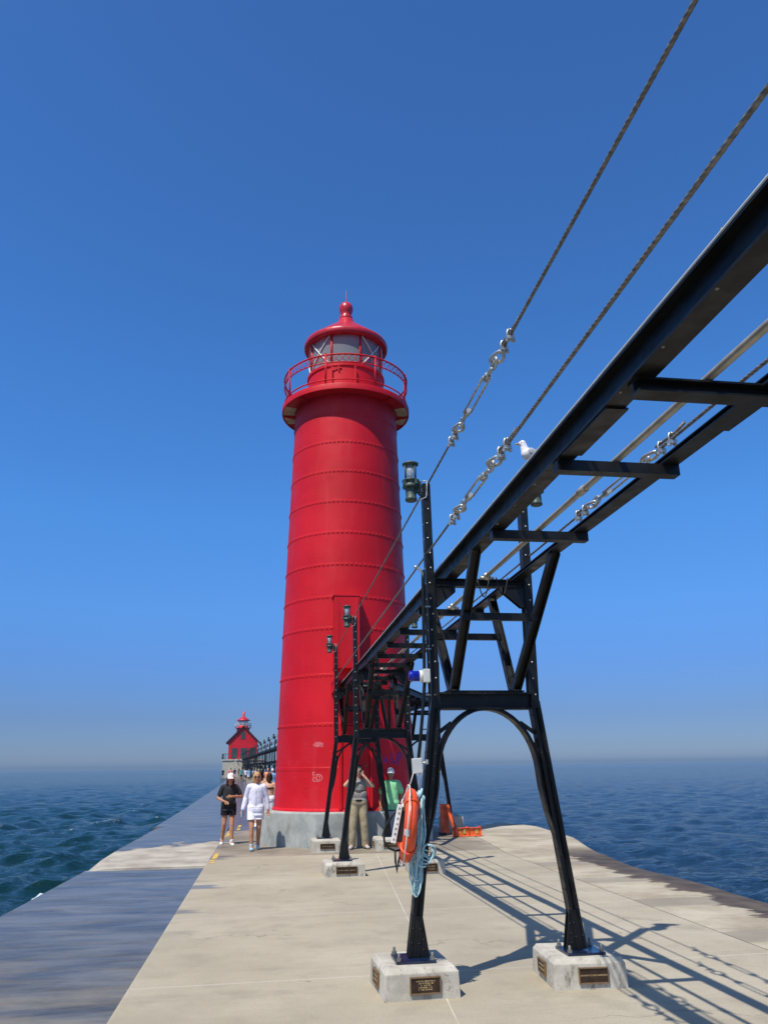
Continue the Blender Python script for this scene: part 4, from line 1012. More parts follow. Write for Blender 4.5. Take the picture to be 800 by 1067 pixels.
# ------------------------------------------------------------------ life ring, rope, throw pack
rc = V((1.18, 6.80, 1.235)); tl = V((.125, 0, 1)).normalized(); yv = V((0, 1, 0)); nv = yv.cross(tl)      # ring lies in (yv, tl)
if nv.x > 0: nv = -nv
yv = (yv+V((.10, 0, 0))).normalized()
lr = thing('life_ring', 'bright orange life ring hung on the left trestle leg', 'life ring', rc-V((0, 0, .29)))
q = MB(); m = 40
ringp = [rc+yv*(.225*math.cos(2*PI*k/m))+tl*(.225*math.sin(2*PI*k/m)) for k in range(m)]
vs = []; 
for k in range(m):
    e = (ringp[k]-rc).normalized()
    for j in range(14):
        th = 2*PI*j/14; vs.append(ringp[k]+e*(.064*math.cos(th))+nv*(.055*math.sin(th)))
q.add(vs, [(k*14+j, k*14+(j+1) % 14, ((k+1) % m)*14+(j+1) % 14, ((k+1) % m)*14+j) for k in range(m) for j in range(14)], True)
q.build('ring', M['orange'], lr)
q = MB(); pts = []
for k in range(41):
    a = 2*PI*k/40; bul = .305+.03*abs(math.sin(2*a)); pts.append(rc+yv*bul*math.cos(a)+tl*bul*math.sin(a)+nv*.03)
q.tube(pts[:-1], .0055, 8, closed=True); q.build('grab_line', M['creamrope'], lr)
for a in (.8, 2.35, 3.9, 5.5):
    q = MB(); e = yv*math.cos(a)+tl*math.sin(a); tg = -yv*math.sin(a)+tl*math.cos(a); c_ = rc+e*.225
    q.tube([c_+e*.068*math.cos(th)+nv*.059*math.sin(th) for th in np.linspace(0, 2*PI, 17)[:-1]], .012, 6, closed=True); q.build('strap', M['white'] if a in (.8,) else M['orange'], lr)
q = MB(); a = PI+.15; e = yv*math.cos(a)+tl*math.sin(a); tg = -yv*math.sin(a)+tl*math.cos(a)
vs = []
for i in range(5):
    for j in range(5):
        aa = a+lerp(-.09, .09, i/4); ee = yv*math.cos(aa)+tl*math.sin(aa); th = lerp(.15, 1.1, j/4); vs.append(rc+ee*.225+ee*(.0665*math.cos(th))+nv*(.0575*math.sin(th)))
q.add(vs, [(i*5+j, i*5+j+1, (i+1)*5+j+1, (i+1)*5+j) for i in range(4) for j in range(4)]); q.build('label_patch', M['greyc'], lr)
rp = thing('rope_coil', 'pale blue throw rope hanging in loose loops below the life ring', 'rope', (1.25, 6.78, .72))
def loop_pts(top, w, bot, ysh, seed):
    rr = random.Random(seed); pts = []
    for k in range(40):
        a = 2*PI*k/40; x = w*math.sin(a)*(.55-.45*math.cos(a))*1.1; zc = (top+bot)/2; z = zc+(top-bot)/2*math.cos(a)
        pts.append(V((1.262+x*.8+.012*math.sin(3*a+seed)+.10*(z-1.2), 6.735+ysh+.02*math.sin(2*a+seed*2)+.10*math.sin(a)*.25, z+.01*math.sin(5*a+seed))))
    return pts
q = MB()
for i in range(15):
    top = 1.46-.015*(i % 4); bot = .715+.027*((i*5) % 11); w = .030+.0058*((i*3) % 11)
    q.tube(loop_pts(top, w, bot, -.05+.008*i, i*1.7), .0068, 6, closed=True)
for i in range(4): q.tube([V((1.27+.05*math.cos(a+i)+.02*i, 6.70+.03*math.sin(a), .98+.05*math.sin(a*1.0+i)+.02*i)) for a in np.linspace(0, 5.2, 22)], .0068, 6)
q.tube([V((1.315+.04*math.cos(a), 6.69, 1.03+.065*math.sin(a))) for a in np.linspace(-1.5, 3.2, 24)], .0065, 6)
rpo = q.build('loops', M['rope'], rp)
q = MB()
for i in range(5): q.tube([P6(431+1.4*i, 830-1.0*i+ (i % 2)*1.5) + V((0, -.06+.03*math.cos(a), .03*math.sin(a))) + V((.012*math.sin(a), 0, 0)) for a in np.linspace(0, 2*PI, 12)[:-1]], .009, 6, closed=True)
q.build('knot', M['rope'], rp)
tp = thing('rescue_box', 'narrow black box with white marked strip hanging beside the life ring', 'rescue box', P6(412, 886))
A0, A1 = at_y(417.0, 839.5, 6.66), at_y(410.0, 877.5, 6.66); dv = (A0-A1).normalized(); av = V((1, 0, -.2)); av = (av-dv*av.dot(dv)).normalized(); nv2 = dv.cross(av)
cb = (A0+A1)/2; Lb = (A0-A1).length/2
q = MB(); q.obox(cb+av*.042+V((0, .085, 0)), av, V((0, 1, 0)), dv, .038, .09, Lb*.95, .01); q.build('case', M['rubber'], tp)
q = MB(); q.obox(cb-av*.004+V((0, -.012, 0)), av, V((0, 1, 0)), dv, .021, .008, Lb*1.06, .005); so_ = q.build('strip', M['white'], tp)
q = MB()
for k in range(7):
    c_ = cb-av*.004+dv*lerp(Lb*.85, -Lb*.85, k/6)+V((0, -.0215, 0)); r_ = random.Random(k)
    q.obox(c_, av, V((0, 1, 0)), dv, .008, .0012, .003); q.obox(c_+av*.006*(1 if k % 2 else -1), av, V((0, 1, 0)), dv, .0022, .0011, .009)
    if k % 3: q.obox(c_+dv*.008, av, V((0, 1, 0)), dv, .006, .0010, .002)
q.build('markings', M['mark'], so_)
q = MB(); q.tube([P6(414, 842)+V((0, -.05, 0)), P6(408, 851), P6(402, 860), P6(399.5, 868), P6(400.5, 877), P6(405, 884), P6(412, 886.5), P6(420, 885), P6(428, 883.5)], .0095, 8); q.tube([P6(411.5, 886), P6(412, 898), P6(413.5, 909), P6(415, 898), P6(418, 887)], .009, 8); q.build('strap', M['rubber'], tp)
hb = MB(); hb.tube([at_y(428, 829, 6.62), at_y(421.5, 845, 6.62)], [.017, .013], 10); tag(hb.build('wooden_handle', M['wood']), 'short varnished wooden handle tied at the top of the life ring', 'handle')

# ------------------------------------------------------------------ gull on the right lantern
def remesh(name, mbs, mat, parent, voxel=.012, smooth=4, cut=None):
    o = mbs.build('tmp_'+name, mat)
    r = o.modifiers.new('r', 'REMESH'); r.mode = 'VOXEL'; r.voxel_size = voxel; r.use_smooth_shade = True
    sm = o.modifiers.new('s', 'SMOOTH'); sm.iterations = smooth; sm.factor = .5
    dg = bpy.context.evaluated_depsgraph_get(); me = bpy.data.meshes.new_from_object(o.evaluated_get(dg)); bpy.data.objects.remove(o)
    if cut is not None:
        bm = bmesh.new(); bm.from_mesh(me)
        for (zc, keep) in cut:
            bmesh.ops.bisect_plane(bm, geom=list(bm.verts)+list(bm.edges)+list(bm.faces), plane_co=(0, 0, zc), plane_no=(0, 0, 1), clear_inner=keep > 0, clear_outer=keep < 0)
            bmesh.ops.holes_fill(bm, edges=[e for e in bm.edges if e.is_boundary], sides=0)
        bm.to_mesh(me); bm.free()
    off = wloc(parent) if parent else V((0, 0, 0))
    for v in me.vertices: v.co -= off
    me.materials.clear(); me.materials.append(mat); me.polygons.foreach_set('use_smooth', [True]*len(me.polygons)); me.name = name
    ob = bpy.data.objects.new(name, me); C.objects.link(ob); ob.parent = parent; return ob
def capsule(mb, p, q, r1, r2, sx=1, sy=1, ax=None, n=14):
    """tapered capsule; sx scales the direction ax, sy the third direction"""
    p = V(p); q = V(q); d = q-p; L = d.length; d = d/L if L > 1e-6 else V((0, 0, 1))
    a = V(ax) if ax is not None else V((1, 0, 0)); a = a-d*a.dot(d)
    if a.length < 1e-3: a = d.orthogonal()
    a.normalize(); b = d.cross(a); prof = []
    for i in range(6): t = PI/2*(i/5); prof.append((r1*math.sin(t), -r1*math.cos(t)))
    for i in range(6): t = PI/2*(i/5); prof.append((r2*math.cos(t), L+r2*math.sin(t)))
    vs = []; 
    for r, z in prof:
        r = max(r, .0008)
        for j in range(n): th = 2*PI*j/n; vs.append(p+d*z+a*(math.cos(th)*r*sx)+b*(math.sin(th)*r*sy))
    m = len(prof); fs = [(i*n+j, i*n+(j+1) % n, (i+1)*n+(j+1) % n, (i+1)*n+j) for i in range(m-1) for j in range(n)]
    fs += [tuple(range(n-1, -1, -1)), tuple((m-1)*n+j for j in range(n))]
    mb.add(vs, fs, True)
gx, gy, gz = L1.location.x+.0, 6.94, L1.location.z+.414
gl = thing('gull', 'white gull with grey wings perched above the catwalk on the right lantern', 'gull', (gx, gy, gz))
G = lambda x, y, z: V((gx+x, gy+y, gz+z))
q = MB(); capsule(q, G(-.055, 0, .135), G(.06, 0, .10), .062, .048, 1, 1); capsule(q, G(-.07, 0, .15), G(-.09, 0, .225), .046, .036); capsule(q, G(-.098, 0, .245), G(-.11, 0, .242), .036, .030); capsule(q, G(.06, 0, .10), G(.19, 0, .045), .04, .012, 1.6, .5, V((0, 1, 0)))
capsule(q, G(-.01, -.01, .08), G(-.005, -.01, .055), .028, .016)
remesh('body', q, M['whitec'], gl, .008, 4)
M['gullgrey'] = cloth('gull_grey', (.40, .42, .45))
for s in (-1, 1):
    q = MB(); capsule(q, G(-.03, s*.052, .145), G(.11, s*.042, .085), .040, .022, .35, 1, V((0, 1, 0))); capsule(q, G(.10, s*.040, .088), G(.225, s*.012, .045), .02, .006, .4, 1, V((0, 1, 0))); remesh('wing', q, M['gullgrey'], gl, .007, 2)
    q = MB(); q.tube([G(-.005, s*.02, .06), G(.0, s*.02, .002)], .005, 6); q.tube([G(-.04, s*.03, .004), G(.0, s*.02, .004), G(.01, s*.02, .004)], .004, 6); q.build('leg', M['wood'], gl)
    q = MB(); q.ball(G(-.118, s*.027, .25), .005, n=8, m=6); q.build('eye', M['rubber'], gl)
q = MB(); q.tube([G(-.135, 0, .241), G(-.165, 0, .236), G(-.178, 0, .228)], [.011, .009, .003], 8); q.build('beak', M['hairbl'], gl)

# ------------------------------------------------------------------ orange barricade and beam
bc = thing('barricade', 'upright orange A frame barricade leaning beside the tall block', 'barricade', (4.62, 20.9, 0))
q = MB(); q.bar((4.60, 21.05, .05), (4.62, 21.15, .74), .03, .21, V((1, 0, 0)), .006); q.build('board', M['barrier'], bc)
q = MB(); q.bar((4.86, 20.78, .02), (4.66, 20.98, .72), .05, .085, V((1, 0, 0)), .006); q.build('leg', M['barrier'], bc)
q = MB(); q.bar((4.55, 20.95, .0), (4.55, 21.3, .0), .12, .12); q.build('foot', M['rubber'], bc)
bb_ = thing('barrier_beam', 'orange and yellow barrier beam lying on the deck in front of the block', 'barrier', (5.0, 20.55, 0))
for k, (x0, x1) in enumerate(((4.72, 5.06), (5.07, 5.40))):
    q = MB(); q.bar((x0, 20.52+.03*k, .105), (x1, 20.56+.03*k, .105), .17, .19, V((0, 0, 1)), .03); q.build('section', M['barrier'], bb_)
q = MB()
for x in (4.84, 4.97, 5.17, 5.29): q.obox(V((x, 20.455+.035*(x > 5.06), .12)), V((1, 0, 0)), V((0, 0, 1)), V((0, 1, 0)), .035, .05, .006, .003)
q.build('yellow_patch', M['yellow'], bb_)  # yellow patches on the front of the orange beam

# ------------------------------------------------------------------ people
class Person:
    """local frame: faces -Y (towards the camera) before rotz; H = standing height"""
    def __init__(s, label, loc, rotz, H, skin, voxel=.011, group=None):
        s.t = thing('person', label, 'person', loc, group); s.loc = V(loc); s.rz = rotz; s.k = H/1.70; s.skin = skin; s.vx = voxel
        s.m = MB()
    def P(s, x, y, z):
        x, y, z = x*s.k, y*s.k, z*s.k; c, d = math.cos(s.rz), math.sin(s.rz)
        return s.loc+V((x*c-y*d, x*d+y*c, z))
    def D(s, x, y, z=0):
        c, d = math.cos(s.rz), math.sin(s.rz); return V((x*c-y*d, x*d+y*c, z))
    def cap(s, mb, p, q, r1, r2, sx=1, sy=1, ax=(1, 0, 0)): capsule(mb, s.P(*p), s.P(*q), r1*s.k, r2*s.k, sx, sy, s.D(*ax))
    def body(s, hips, legs, arms, head, tilt=(0, 0), fem=True):
        """legs: [(knee, ankle, toe)]*2 ; arms: [(elbow, wrist, fingertip dir)]*2 in local metres at 1.70"""
        m = s.m; hx, hy, hz = hips; sh = 1.40; s.h = hips; s.legs = legs; s.arms = arms; s.head = head
        bw = .155 if fem else .17
        s.cap(m, (hx-.06, hy, hz), (hx+.06, hy, hz), .115, .115, 1, 1.0)
        s.cap(m, (hx, hy, hz+.05), (hx, hy, hz+.25), .118, .115, 1.12, .85); s.cap(m, (hx, hy, hz+.22), (hx, hy, sh-.12), .115, .125, 1.2, .85)
        s.cap(m, (hx-bw+.03, hy, sh-.045), (hx+bw-.03, hy, sh-.045), .06, .06)
        s.cap(m, (hx, hy+.01, sh-.02), (head[0], head[1]+.02, head[2]-.09), .055, .05)
        for (kn_, an, toe), sg in zip(legs, (-1, 1)):
            h0 = (hx+sg*.088, hy, hz-.03)
            s.cap(m, h0, kn_, .085, .056); s.cap(m, kn_, lerp3(kn_, an, .35), .055, .056); s.cap(m, lerp3(kn_, an, .3), an, .056, .036)
            s.cap(m, an, toe, .038, .032)
        for (el, wr, fd), sg in zip(arms, (-1, 1)):
            s0 = (hx+sg*bw, hy, sh-.05); s.cap(m, s0, el, .052, .040); s.cap(m, el, wr, .041, .026)
            s.hand(m, wr, fd, sg)
        x, y, z = head
        s.cap(m, (x, y+.012, z+.035), (x, y-.0, z+.015), .082, .080, .92, 1.08); s.cap(m, (x, y-.03, z-.02), (x, y-.04, z-.065), .058, .040, 1.0, .9)
        s.cap(m, (x, y-.085, z+.0), (x, y-.104, z-.022), .010, .013)                # nose
        for sg in (-1, 1): s.cap(m, (x+sg*.076, y+.012, z+.02), (x+sg*.078, y+.012, z-.012), .014, .011, .5, 1)
        s.bodyo = remesh('body', m, s.skin, s.t, s.vx*s.k, 3)
        if s.vx < .02:
            e = MB()
            for sg in (-1, 1): e.ball(s.P(x+sg*.030, y-.079, z+.018), .010*s.k, (1.3, .6, .7), 8, 6)
            e.build('eyes', M['hairdk'], s.t)
            l = MB(); l.ball(s.P(x, y-.080, z-.052), .012*s.k, (1.9, .6, .5), 8, 6); l.build('mouth', M['pinkc'], s.t)
        return s
    def hand(s, m, wr, fd, sg):
        w = V(wr); f = V(fd).normalized(); side = f.cross(V((0, 1, 0)))
        if side.length < .2: side = f.cross(V((0, 0, 1)))
        side.normalize(); nrm = f.cross(side)
        pk = w+f*.075; s.cap(m, tuple(w+f*.02), tuple(pk), .026, .030, 1.25, .6, tuple(side))
        for i, ln in enumerate((.062, .074, .068, .052)):
            b = w+f*.085+side*((i-1.5)*.0185); k1 = b+f*ln*.55+nrm*.006; k2 = b+f*ln*.95+nrm*.024
            s.cap(m, tuple(b), tuple(k1), .0092, .0085); s.cap(m, tuple(k1), tuple(k2), .0085, .0075)
        b = w+f*.03-side*.024; s.cap(m, tuple(b), tuple(b-side*.022+f*.03), .011, .0095); s.cap(m, tuple(b-side*.022+f*.03), tuple(b-side*.026+f*.058+nrm*.008), .0095, .008)
    def zc(s, z): return s.loc.z+z*s.k
    def shirt(s, mat, sleeve=.5, hem=-.02, loose=.018, name='shirt', long_=False):
        m = MB(); hx, hy, hz = s.h; sh = 1.40; L = loose; bw = .16
        s.cap(m, (hx-.05, hy, hz+hem-.06), (hx+.05, hy, hz+hem-.06), .118+L, .118+L, 1, .95); s.cap(m, (hx-.05, hy, hz+hem+.08), (hx+.05, hy, hz+hem+.08), .118+L, .118+L, 1, .95)
        s.cap(m, (hx, hy, hz+.0), (hx, hy, hz+.25), .124+L, .118+L, 1.14, .88); s.cap(m, (hx, hy, hz+.22), (hx, hy, sh-.12), .118+L, .128+L*.6, 1.2, .87)
        s.cap(m, (hx-bw+.03, hy, sh-.045), (hx+bw-.03, hy, sh-.045), .066+L*.5, .066+L*.5); s.cap(m, (hx, hy+.01, sh-.03), (hx, hy+.01, sh+.005), .068, .060)
        o1 = remesh(name, m, mat, s.t, s.vx*s.k, 2, cut=[(s.zc(hz+hem-.05), 1)])
        for (el, wr, fd), sg in zip(s.arms, (-1, 1)):
            m = MB(); s0 = (hx+sg*bw, hy, sh-.05)
            if long_: s.cap(m, s0, el, .064+L*.5, .050+L*.3); s.cap(m, el, lerp3(el, wr, .94), .050+L*.3, .038+L*.2)
            else: s.cap(m, s0, lerp3(s0, el, sleeve), .064+L*.5, .056+L*.6)
            remesh('sleeve', m, mat, s.t, s.vx*s.k, 2)
        return o1
    def shorts(s, mat, hem=.70, loose=.014, name='shorts', skirt=False):
        m = MB(); hx, hy, hz = s.h; L = loose
        s.cap(m, (hx-.06, hy, hz+.02), (hx+.06, hy, hz+.02), .119+L, .119+L, 1, 1.0)
        for (kn_, an, toe), sg in zip(s.legs, (-1, 1)):
            h0 = (hx+sg*.088, hy, hz-.03); e = lerp3(h0, kn_, .8); s.cap(m, h0, e, .092+L, .082+L)
        if skirt:
            for zz in (.05, .15, .25, .32): s.cap(m, (hx-.065, hy, hz-zz), (hx+.065, hy, hz-zz), .118+zz*.05, .118+zz*.05)
        return remesh(name, m, mat, s.t, s.vx*s.k, 2, cut=[(s.zc(hem), 1)])
    def trousers(s, mat, loose=.022):
        m = MB(); hx, hy, hz = s.h; L = loose
        s.cap(m, (hx-.06, hy, hz+.02), (hx+.06, hy, hz+.02), .118+L*.6, .118+L*.6, 1, 1.0)
        for (kn_, an, toe), sg in zip(s.legs, (-1, 1)):
            h0 = (hx+sg*.088, hy, hz-.03); s.cap(m, h0, kn_, .090+L*.7, .066+L); s.cap(m, kn_, lerp3(kn_, an, 1.02), .066+L, .056+L)
        return remesh('trousers', m, mat, s.t, s.vx*s.k, 2)
    def shoes(s, mat):
        for (kn_, an, toe) in s.legs:
            m = MB(); a = V(an); t = V(toe); d = (t-a); d.z = 0; d.normalize(); bk = a-d*.055
            z0 = min(an[2], toe[2])-.036
            s.cap(m, (bk.x, bk.y, a.z-.02), (t.x+d.x*.03, t.y+d.y*.03, t.z-.002), .046, .040, 1, .8); s.cap(m, tuple(a-d*.01), (a.x, a.y, a.z+.04), .047, .046)
            remesh('shoe', m, mat, s.t, s.vx*s.k, 2)
    def hair(s, mat, long_=.0, back=.03):
        m = MB(); x, y, z = s.head
        s.cap(m, (x, y+.03, z+.045), (x, y+.03, z+.02), .095, .092, .95, 1.0)
        if long_: 
            s.cap(m, (x, y+.05, z+.02), (x, y+.06, z-long_), .088, .070, 1.05, .8)
            for sg in (-1, 1): s.cap(m, (x+sg*.065, y+.02, z+.03), (x+sg*.075, y+.02, z-long_*.8), .035, .030)
        return remesh('hair', m, mat, s.t, s.vx*s.k, 2)
    def cap_hat(s, mat, name='cap', tiltf=0.0):
        m = MB(); x, y, z = s.head
        s.cap(m, (x, y+.015, z+.070), (x, y+.015, z+.055), .090, .094, .95, 1.08); s.cap(m, (x-.03, y-.10, z+.052-tiltf), (x+.03, y-.10, z+.052-tiltf), .055, .055, 1.25, .26, (0, 1, 0))
        mm = MB()
        for p in m.v[:]: pass
        o = remesh(name, m, mat, s.t, s.vx*s.k, 2)
        return o
    def bag(s, mat, c, r, name='waist_bag'):
        m = MB(); s.cap(m, (c[0]-r[0], c[1], c[2]), (c[0]+r[0], c[1], c[2]), r[1], r[1], 1, 1); return remesh(name, m, mat, s.t, s.vx*s.k, 2)
def lerp3(a, b, t): return tuple(a[i]+(b[i]-a[i])*t for i in range(3))

# woman in black: walking, reading her watch
w = Person('woman in charcoal tee, black shorts and white cap looking at her watch', (-.86, 20.15, -.03), .10, 1.63, M['skin'])
w.body((0, 0, .89), [((-.10, -.04, .50), (-.12, .12, .115), (-.14, .0, .045)), ((.085, -.12, .49), (.10, -.14, .085), (.12, -.27, .04))],
       [((-.27, .05, 1.10), (-.13, -.16, 1.03), (.6, -.3, -.3)), ((.30, .0, 1.13), (.06, -.20, 1.14), (-1, -.1, -.1))], (.01, -.09, 1.545))
w.shirt(M['tee_dk'], .62, -.03, .022); w.shorts(M['blackc'], .70); w.shoes(M['shoew']); w.hair(M['hairbr'], .12); w.cap_hat(M['capw'], tiltf=.03); w.bag(M['blackc'], (-.02, -.135, .98), (.09, .05))
# woman in white
w = Person('blonde woman in pale white jacket and white skirt with dark sunglasses', (-.20, 18.55, .0), .02, 1.63, M['skin'])
w.body((0, 0, .89), [((-.085, -.13, .49), (-.075, -.14, .085), (-.07, -.27, .04)), ((.08, -.02, .48), (.075, .16, .13), (.08, .05, .05))],
       [((-.235, .05, 1.13), (-.30, -.04, .87), (-.05, -.1, -1)), ((.235, .03, 1.13), (.285, .03, .87), (.02, -.1, -1))], (0, -.03, 1.56))
w.shirt(M['lavender'], .6, -.10, .030, 'jacket', True); w.shorts(M['whitec'], .655, .02, 'skirt', True); w.shoes(M['shoeb']); w.hair(M['hairbl'], .11)
m = MB(); m.cap = None
for sg in (-1, 1): m.ball(w.P(sg*.033, -.115, 1.578), .026*w.k, (1.1, .5, .9), 10, 8)
m.bar(w.P(-.06, -.105, 1.585), w.P(.06, -.105, 1.585), .008, .008); m.build('sunglasses', M['rubber'], w.t)
m = MB(); m.tube([w.P(-.02, -.15, .98), w.P(-.02, -.165, 1.15), w.P(-.02, -.15, 1.34)], .004, 5); m.build('zip', M['greyc'], w.t)
m = MB(); hx = w.P(-.315, -.09, .79); m.obox(hx, V((1, 0, 0)), V((0, 1, 0)), V((0, 0, 1)), .012, .035, .075, .006); tag(m.build('phone', M['bluec']), 'small pale blue phone held in the right hand of the blonde woman', 'phone')
m = MB(); w.cap(m, (-.08, -.03, .815), (.08, -.03, .815), .118, .118); remesh('hem', m, M['pinkc'], w.t, .02, 2) if False else None
# man taking a photograph
w = Person('man in grey tee and khaki trousers raising a camera to his face', (2.04, 18.15, .0), -.05, 1.72, M['skinlt'])
w.body((0, 0, .93), [((-.12, -.02, .50), (-.14, .02, .085), (-.18, -.11, .04)), ((.12, -.02, .50), (.15, .02, .085), (.19, -.10, .04))],
       [((-.30, -.16, 1.30), (-.10, -.20, 1.52), (.5, -.1, .7)), ((.30, -.16, 1.28), (.09, -.20, 1.50), (-.5, -.1, .8))], (0, -.01, 1.59), fem=False)
w.shirt(M['greytee'], .6, .10, .02); w.trousers(M['khaki']); w.shoes(M['greyc']); w.hair(M['hairbr'])
m = MB(); w.cap(m, (0, 0, 1.12), (0, 0, 1.26), .147, .150, 1.16, .9); remesh('chest_band', m, M['greytee2'], w.t, .011, 1, cut=[(w.zc(1.13), 1), (w.zc(1.20), -1)])
m = MB(); w.cap(m, (0, 0, .92), (0, 0, 1.05), .152, .150, 1.16, .94); remesh('belt', m, M['blackc'], w.t, .011, 1, cut=[(w.zc(.965), 1), (w.zc(1.0), -1)])
m = MB(); cp = w.P(.03, -.16, 1.595); m.obox(cp, V((1, 0, 0)), V((0, 1, 0)), V((0, 0, 1)), .06, .025, .04, .006); m.lathe([(.03, 0), (.032, .05), (.025, .055)], cp+V((0, -.02, 0)), 14, axis=V((0, -1, 0)))
tag(m.build('camera_body', M['rubber']), 'black camera held up to the face of the man in the grey tee', 'camera')
# man in green
w = Person('man in mint green tee, tan trousers and white cap near the tower', (2.86, 18.75, .0), -.15, 1.66, M['skin'])
w.body((0, 0, .90), [((-.09, -.01, .49), (-.10, .03, .085), (-.14, -.10, .04)), ((.09, -.03, .49), (.11, .0, .085), (.15, -.12, .04))],
       [((-.25, .04, 1.12), (-.25, -.06, .88), (.05, -.3, -1)), ((.25, .04, 1.12), (.25, -.06, .88), (-.05, -.3, -1))], (0, -.03, 1.55), fem=False)
w.shirt(M['greenc'], .75, -.07, .035); w.trousers(M['khaki']); w.shoes(M['greyc']); w.hair(M['hairbr']); w.cap_hat(M['capw'])
# two women seen from behind, beyond the tower edge
w = Person('bare shouldered woman with dark hair in white patterned skirt, walking away left of the tower', (-.16, 24.9, .0), PI, 1.66, M['skinpk'], .013)
w.body((0, 0, .90), [((-.09, -.06, .49), (-.10, .05, .085), (-.11, -.08, .04)), ((.09, -.01, .49), (.10, .05, .09), (.11, -.08, .045))],
       [((-.22, .02, 1.12), (-.22, -.08, .88), (0, -.3, -1)), ((.22, .02, 1.12), (.20, -.08, .88), (0, -.3, -1))], (0, -.01, 1.56))
m = MB(); w.cap(m, (0, 0, 1.24), (0, 0, 1.30), .132, .132, 1.2, .92); remesh('bikini_top', m, M['blackc'], w.t, .013, 1, cut=[(w.zc(1.24), 1), (w.zc(1.28), -1)])
w.shorts(M['whitec'], .60, .03, 'skirt', True); w.hair(M['hairdk'], .12); w.shoes(M['shoew'])
m = MB()
for i in range(4):
    for j in range(3): m.obox(w.P(-.12+.08*i, .148, .93-.10*j), V((1, 0, 0)), V((0, 0, 1)), V((0, 1, 0)), .022, .03, .012)
m.build('skirt_print', M['blackc'], w.t)
w = Person('second bare backed woman with brown hair, half hidden by the tower', (.10, 23.6, .0), PI-.1, 1.58, M['skinpk'], .013)
w.body((0, 0, .90), [((-.09, -.03, .49), (-.10, .05, .085), (-.11, -.08, .04)), ((.09, -.06, .49), (.10, .03, .09), (.11, -.10, .045))],
       [((-.22, .02, 1.12), (-.22, -.08, .88), (0, -.3, -1)), ((.22, .02, 1.12), (.20, -.08, .88), (0, -.3, -1))], (0, -.01, 1.56))
m = MB(); w.cap(m, (0, 0, 1.22), (0, 0, 1.28), .132, .132, 1.2, .92); remesh('bikini_top', m, M['hairbr'], w.t, .013, 1, cut=[(w.zc(1.22), 1), (w.zc(1.26), -1)])
w.shorts(M['whitec'], .66, .02); w.hair(M['hairbr'], .10); w.shoes(M['shoew'])
# walkers farther along the pier
far = [(.40, 52, M['bluec'], M['greyc'], 'walker in light blue shirt close behind the two bare backed women'), (.10, 50, M['orangec'], M['navyc'], 'walker in coral shirt close behind the two bare backed women'),
       (-7.6, 148, M['blackc'], M['navyc'], 'distant walker in black at the left edge of the far pier'), (-6.4, 146, M['pinkc'], M['blackc'], 'distant walker in pink shirt on the far pier'),
       (-5.2, 138, M['navyc'], M['greyc'], 'distant walker in navy shirt below the far stairs'), (-4.5, 140, M['tee_dk'], M['khaki'], 'distant walker in charcoal shirt and tan shorts'),
       (-3.9, 128, M['orangec'], M['tealc'], 'distant walker in coral shirt and teal shorts'), (-2.9, 118, M['whitec'], M['navyc'], 'distant walker in white shirt beside the far catwalk legs'),
       (-2.4, 116, M['bluec'], M['whitec'], 'distant walker in pale blue shirt and white shorts'), (-1.6, 112, M['whitec'], M['khaki'], 'distant walker in white shirt and tan shorts'),
       (-3.6, 122, M['tealc'], M['blackc'], 'distant walker in teal shirt and black shorts'), (-5.6, 133, M['orangec'], M['whitec'], 'distant walker in coral shirt and white shorts')]
for i, (x, y, sm_, bm_, lb) in enumerate(far):
    r_ = random.Random(i); w = Person(lb, (x, y, -.02), r_.choice((0, PI))+r_.uniform(-.4, .4), r_.uniform(1.58, 1.80), M['skinlt'] if i % 2 else M['skin'], .03, 'people walking on the far pier')
    sw = r_.choice((-1, 1))*.12
    w.body((0, 0, .90), [((-.09, -.05+sw*.5, .49), (-.09, sw, .09), (-.10, sw-.12, .045)), ((.09, -.05-sw*.5, .49), (.09, -sw, .09), (.10, -sw-.12, .045))],
           [((-.24, .03, 1.13), (-.24, -.06, .88), (0, -.3, -1)), ((.24, .03, 1.13), (.24, -.06, .88), (0, -.3, -1))], (0, -.03, 1.56), fem=bool(i % 2))
    w.shirt(sm_, .6, -.05, .03); w.shorts(bm_, .60, .02)
    if i % 3: w.hair(M['hairdk'] if i % 2 else M['hairbr'], .08 if i % 2 else 0)
    else: w.cap_hat(M['capw'])

# ------------------------------------------------------------------ second light at the pier end
FX, FY = -5.0, 172.0
fl = thing('far_lighthouse', 'distant red gabled lighthouse house with lantern on pale concrete base at the pier end', 'lighthouse', (FX, FY, 0))
wd, z0, ze, zr = 2.95, 3.55, 7.0, 10.1
q = MB(); q.box(FX-4.0, FY-1.0, -.5, FX+4.6, FY+9, z0-.02); q.box(FX-4.15, FY-1.15, z0-.32, FX+4.75, FY+9.2, z0-.021); q.build('concrete_base', M['block'], fl)
q = MB(); k = [(FX-wd, z0), (FX+wd, z0), (FX+wd, ze), (FX, zr-.15), (FX-wd, ze)]; m = 5
q.add([(x, FY, z) for x, z in k]+[(x, FY+8, z) for x, z in k], [(i, (i+1) % m, m+(i+1) % m, m+i) for i in range(m)]+[tuple(range(m)), tuple(range(2*m-1, m-1, -1))]); fwl = q.build('wall', M['red'], fl)
M['farroof'] = simple('dark_red_roof', (.085, .016, .018), .6)
for s in (-1, 1):
    q = MB(); a = V((FX, FY-.35, zr)); b = V((FX+s*3.5, FY-.35, ze-.38)); off = V((0, 8.8, 0)); th = V((0, 0, .28))
    q.add([a, b, b+off, a+off, a+th, b+th, b+off+th, a+off+th], [(0, 1, 2, 3), (7, 6, 5, 4), (0, 4, 5, 1), (1, 5, 6, 2), (2, 6, 7, 3), (3, 7, 4, 0)]); q.build('roof_slope', M['farroof'], fl)
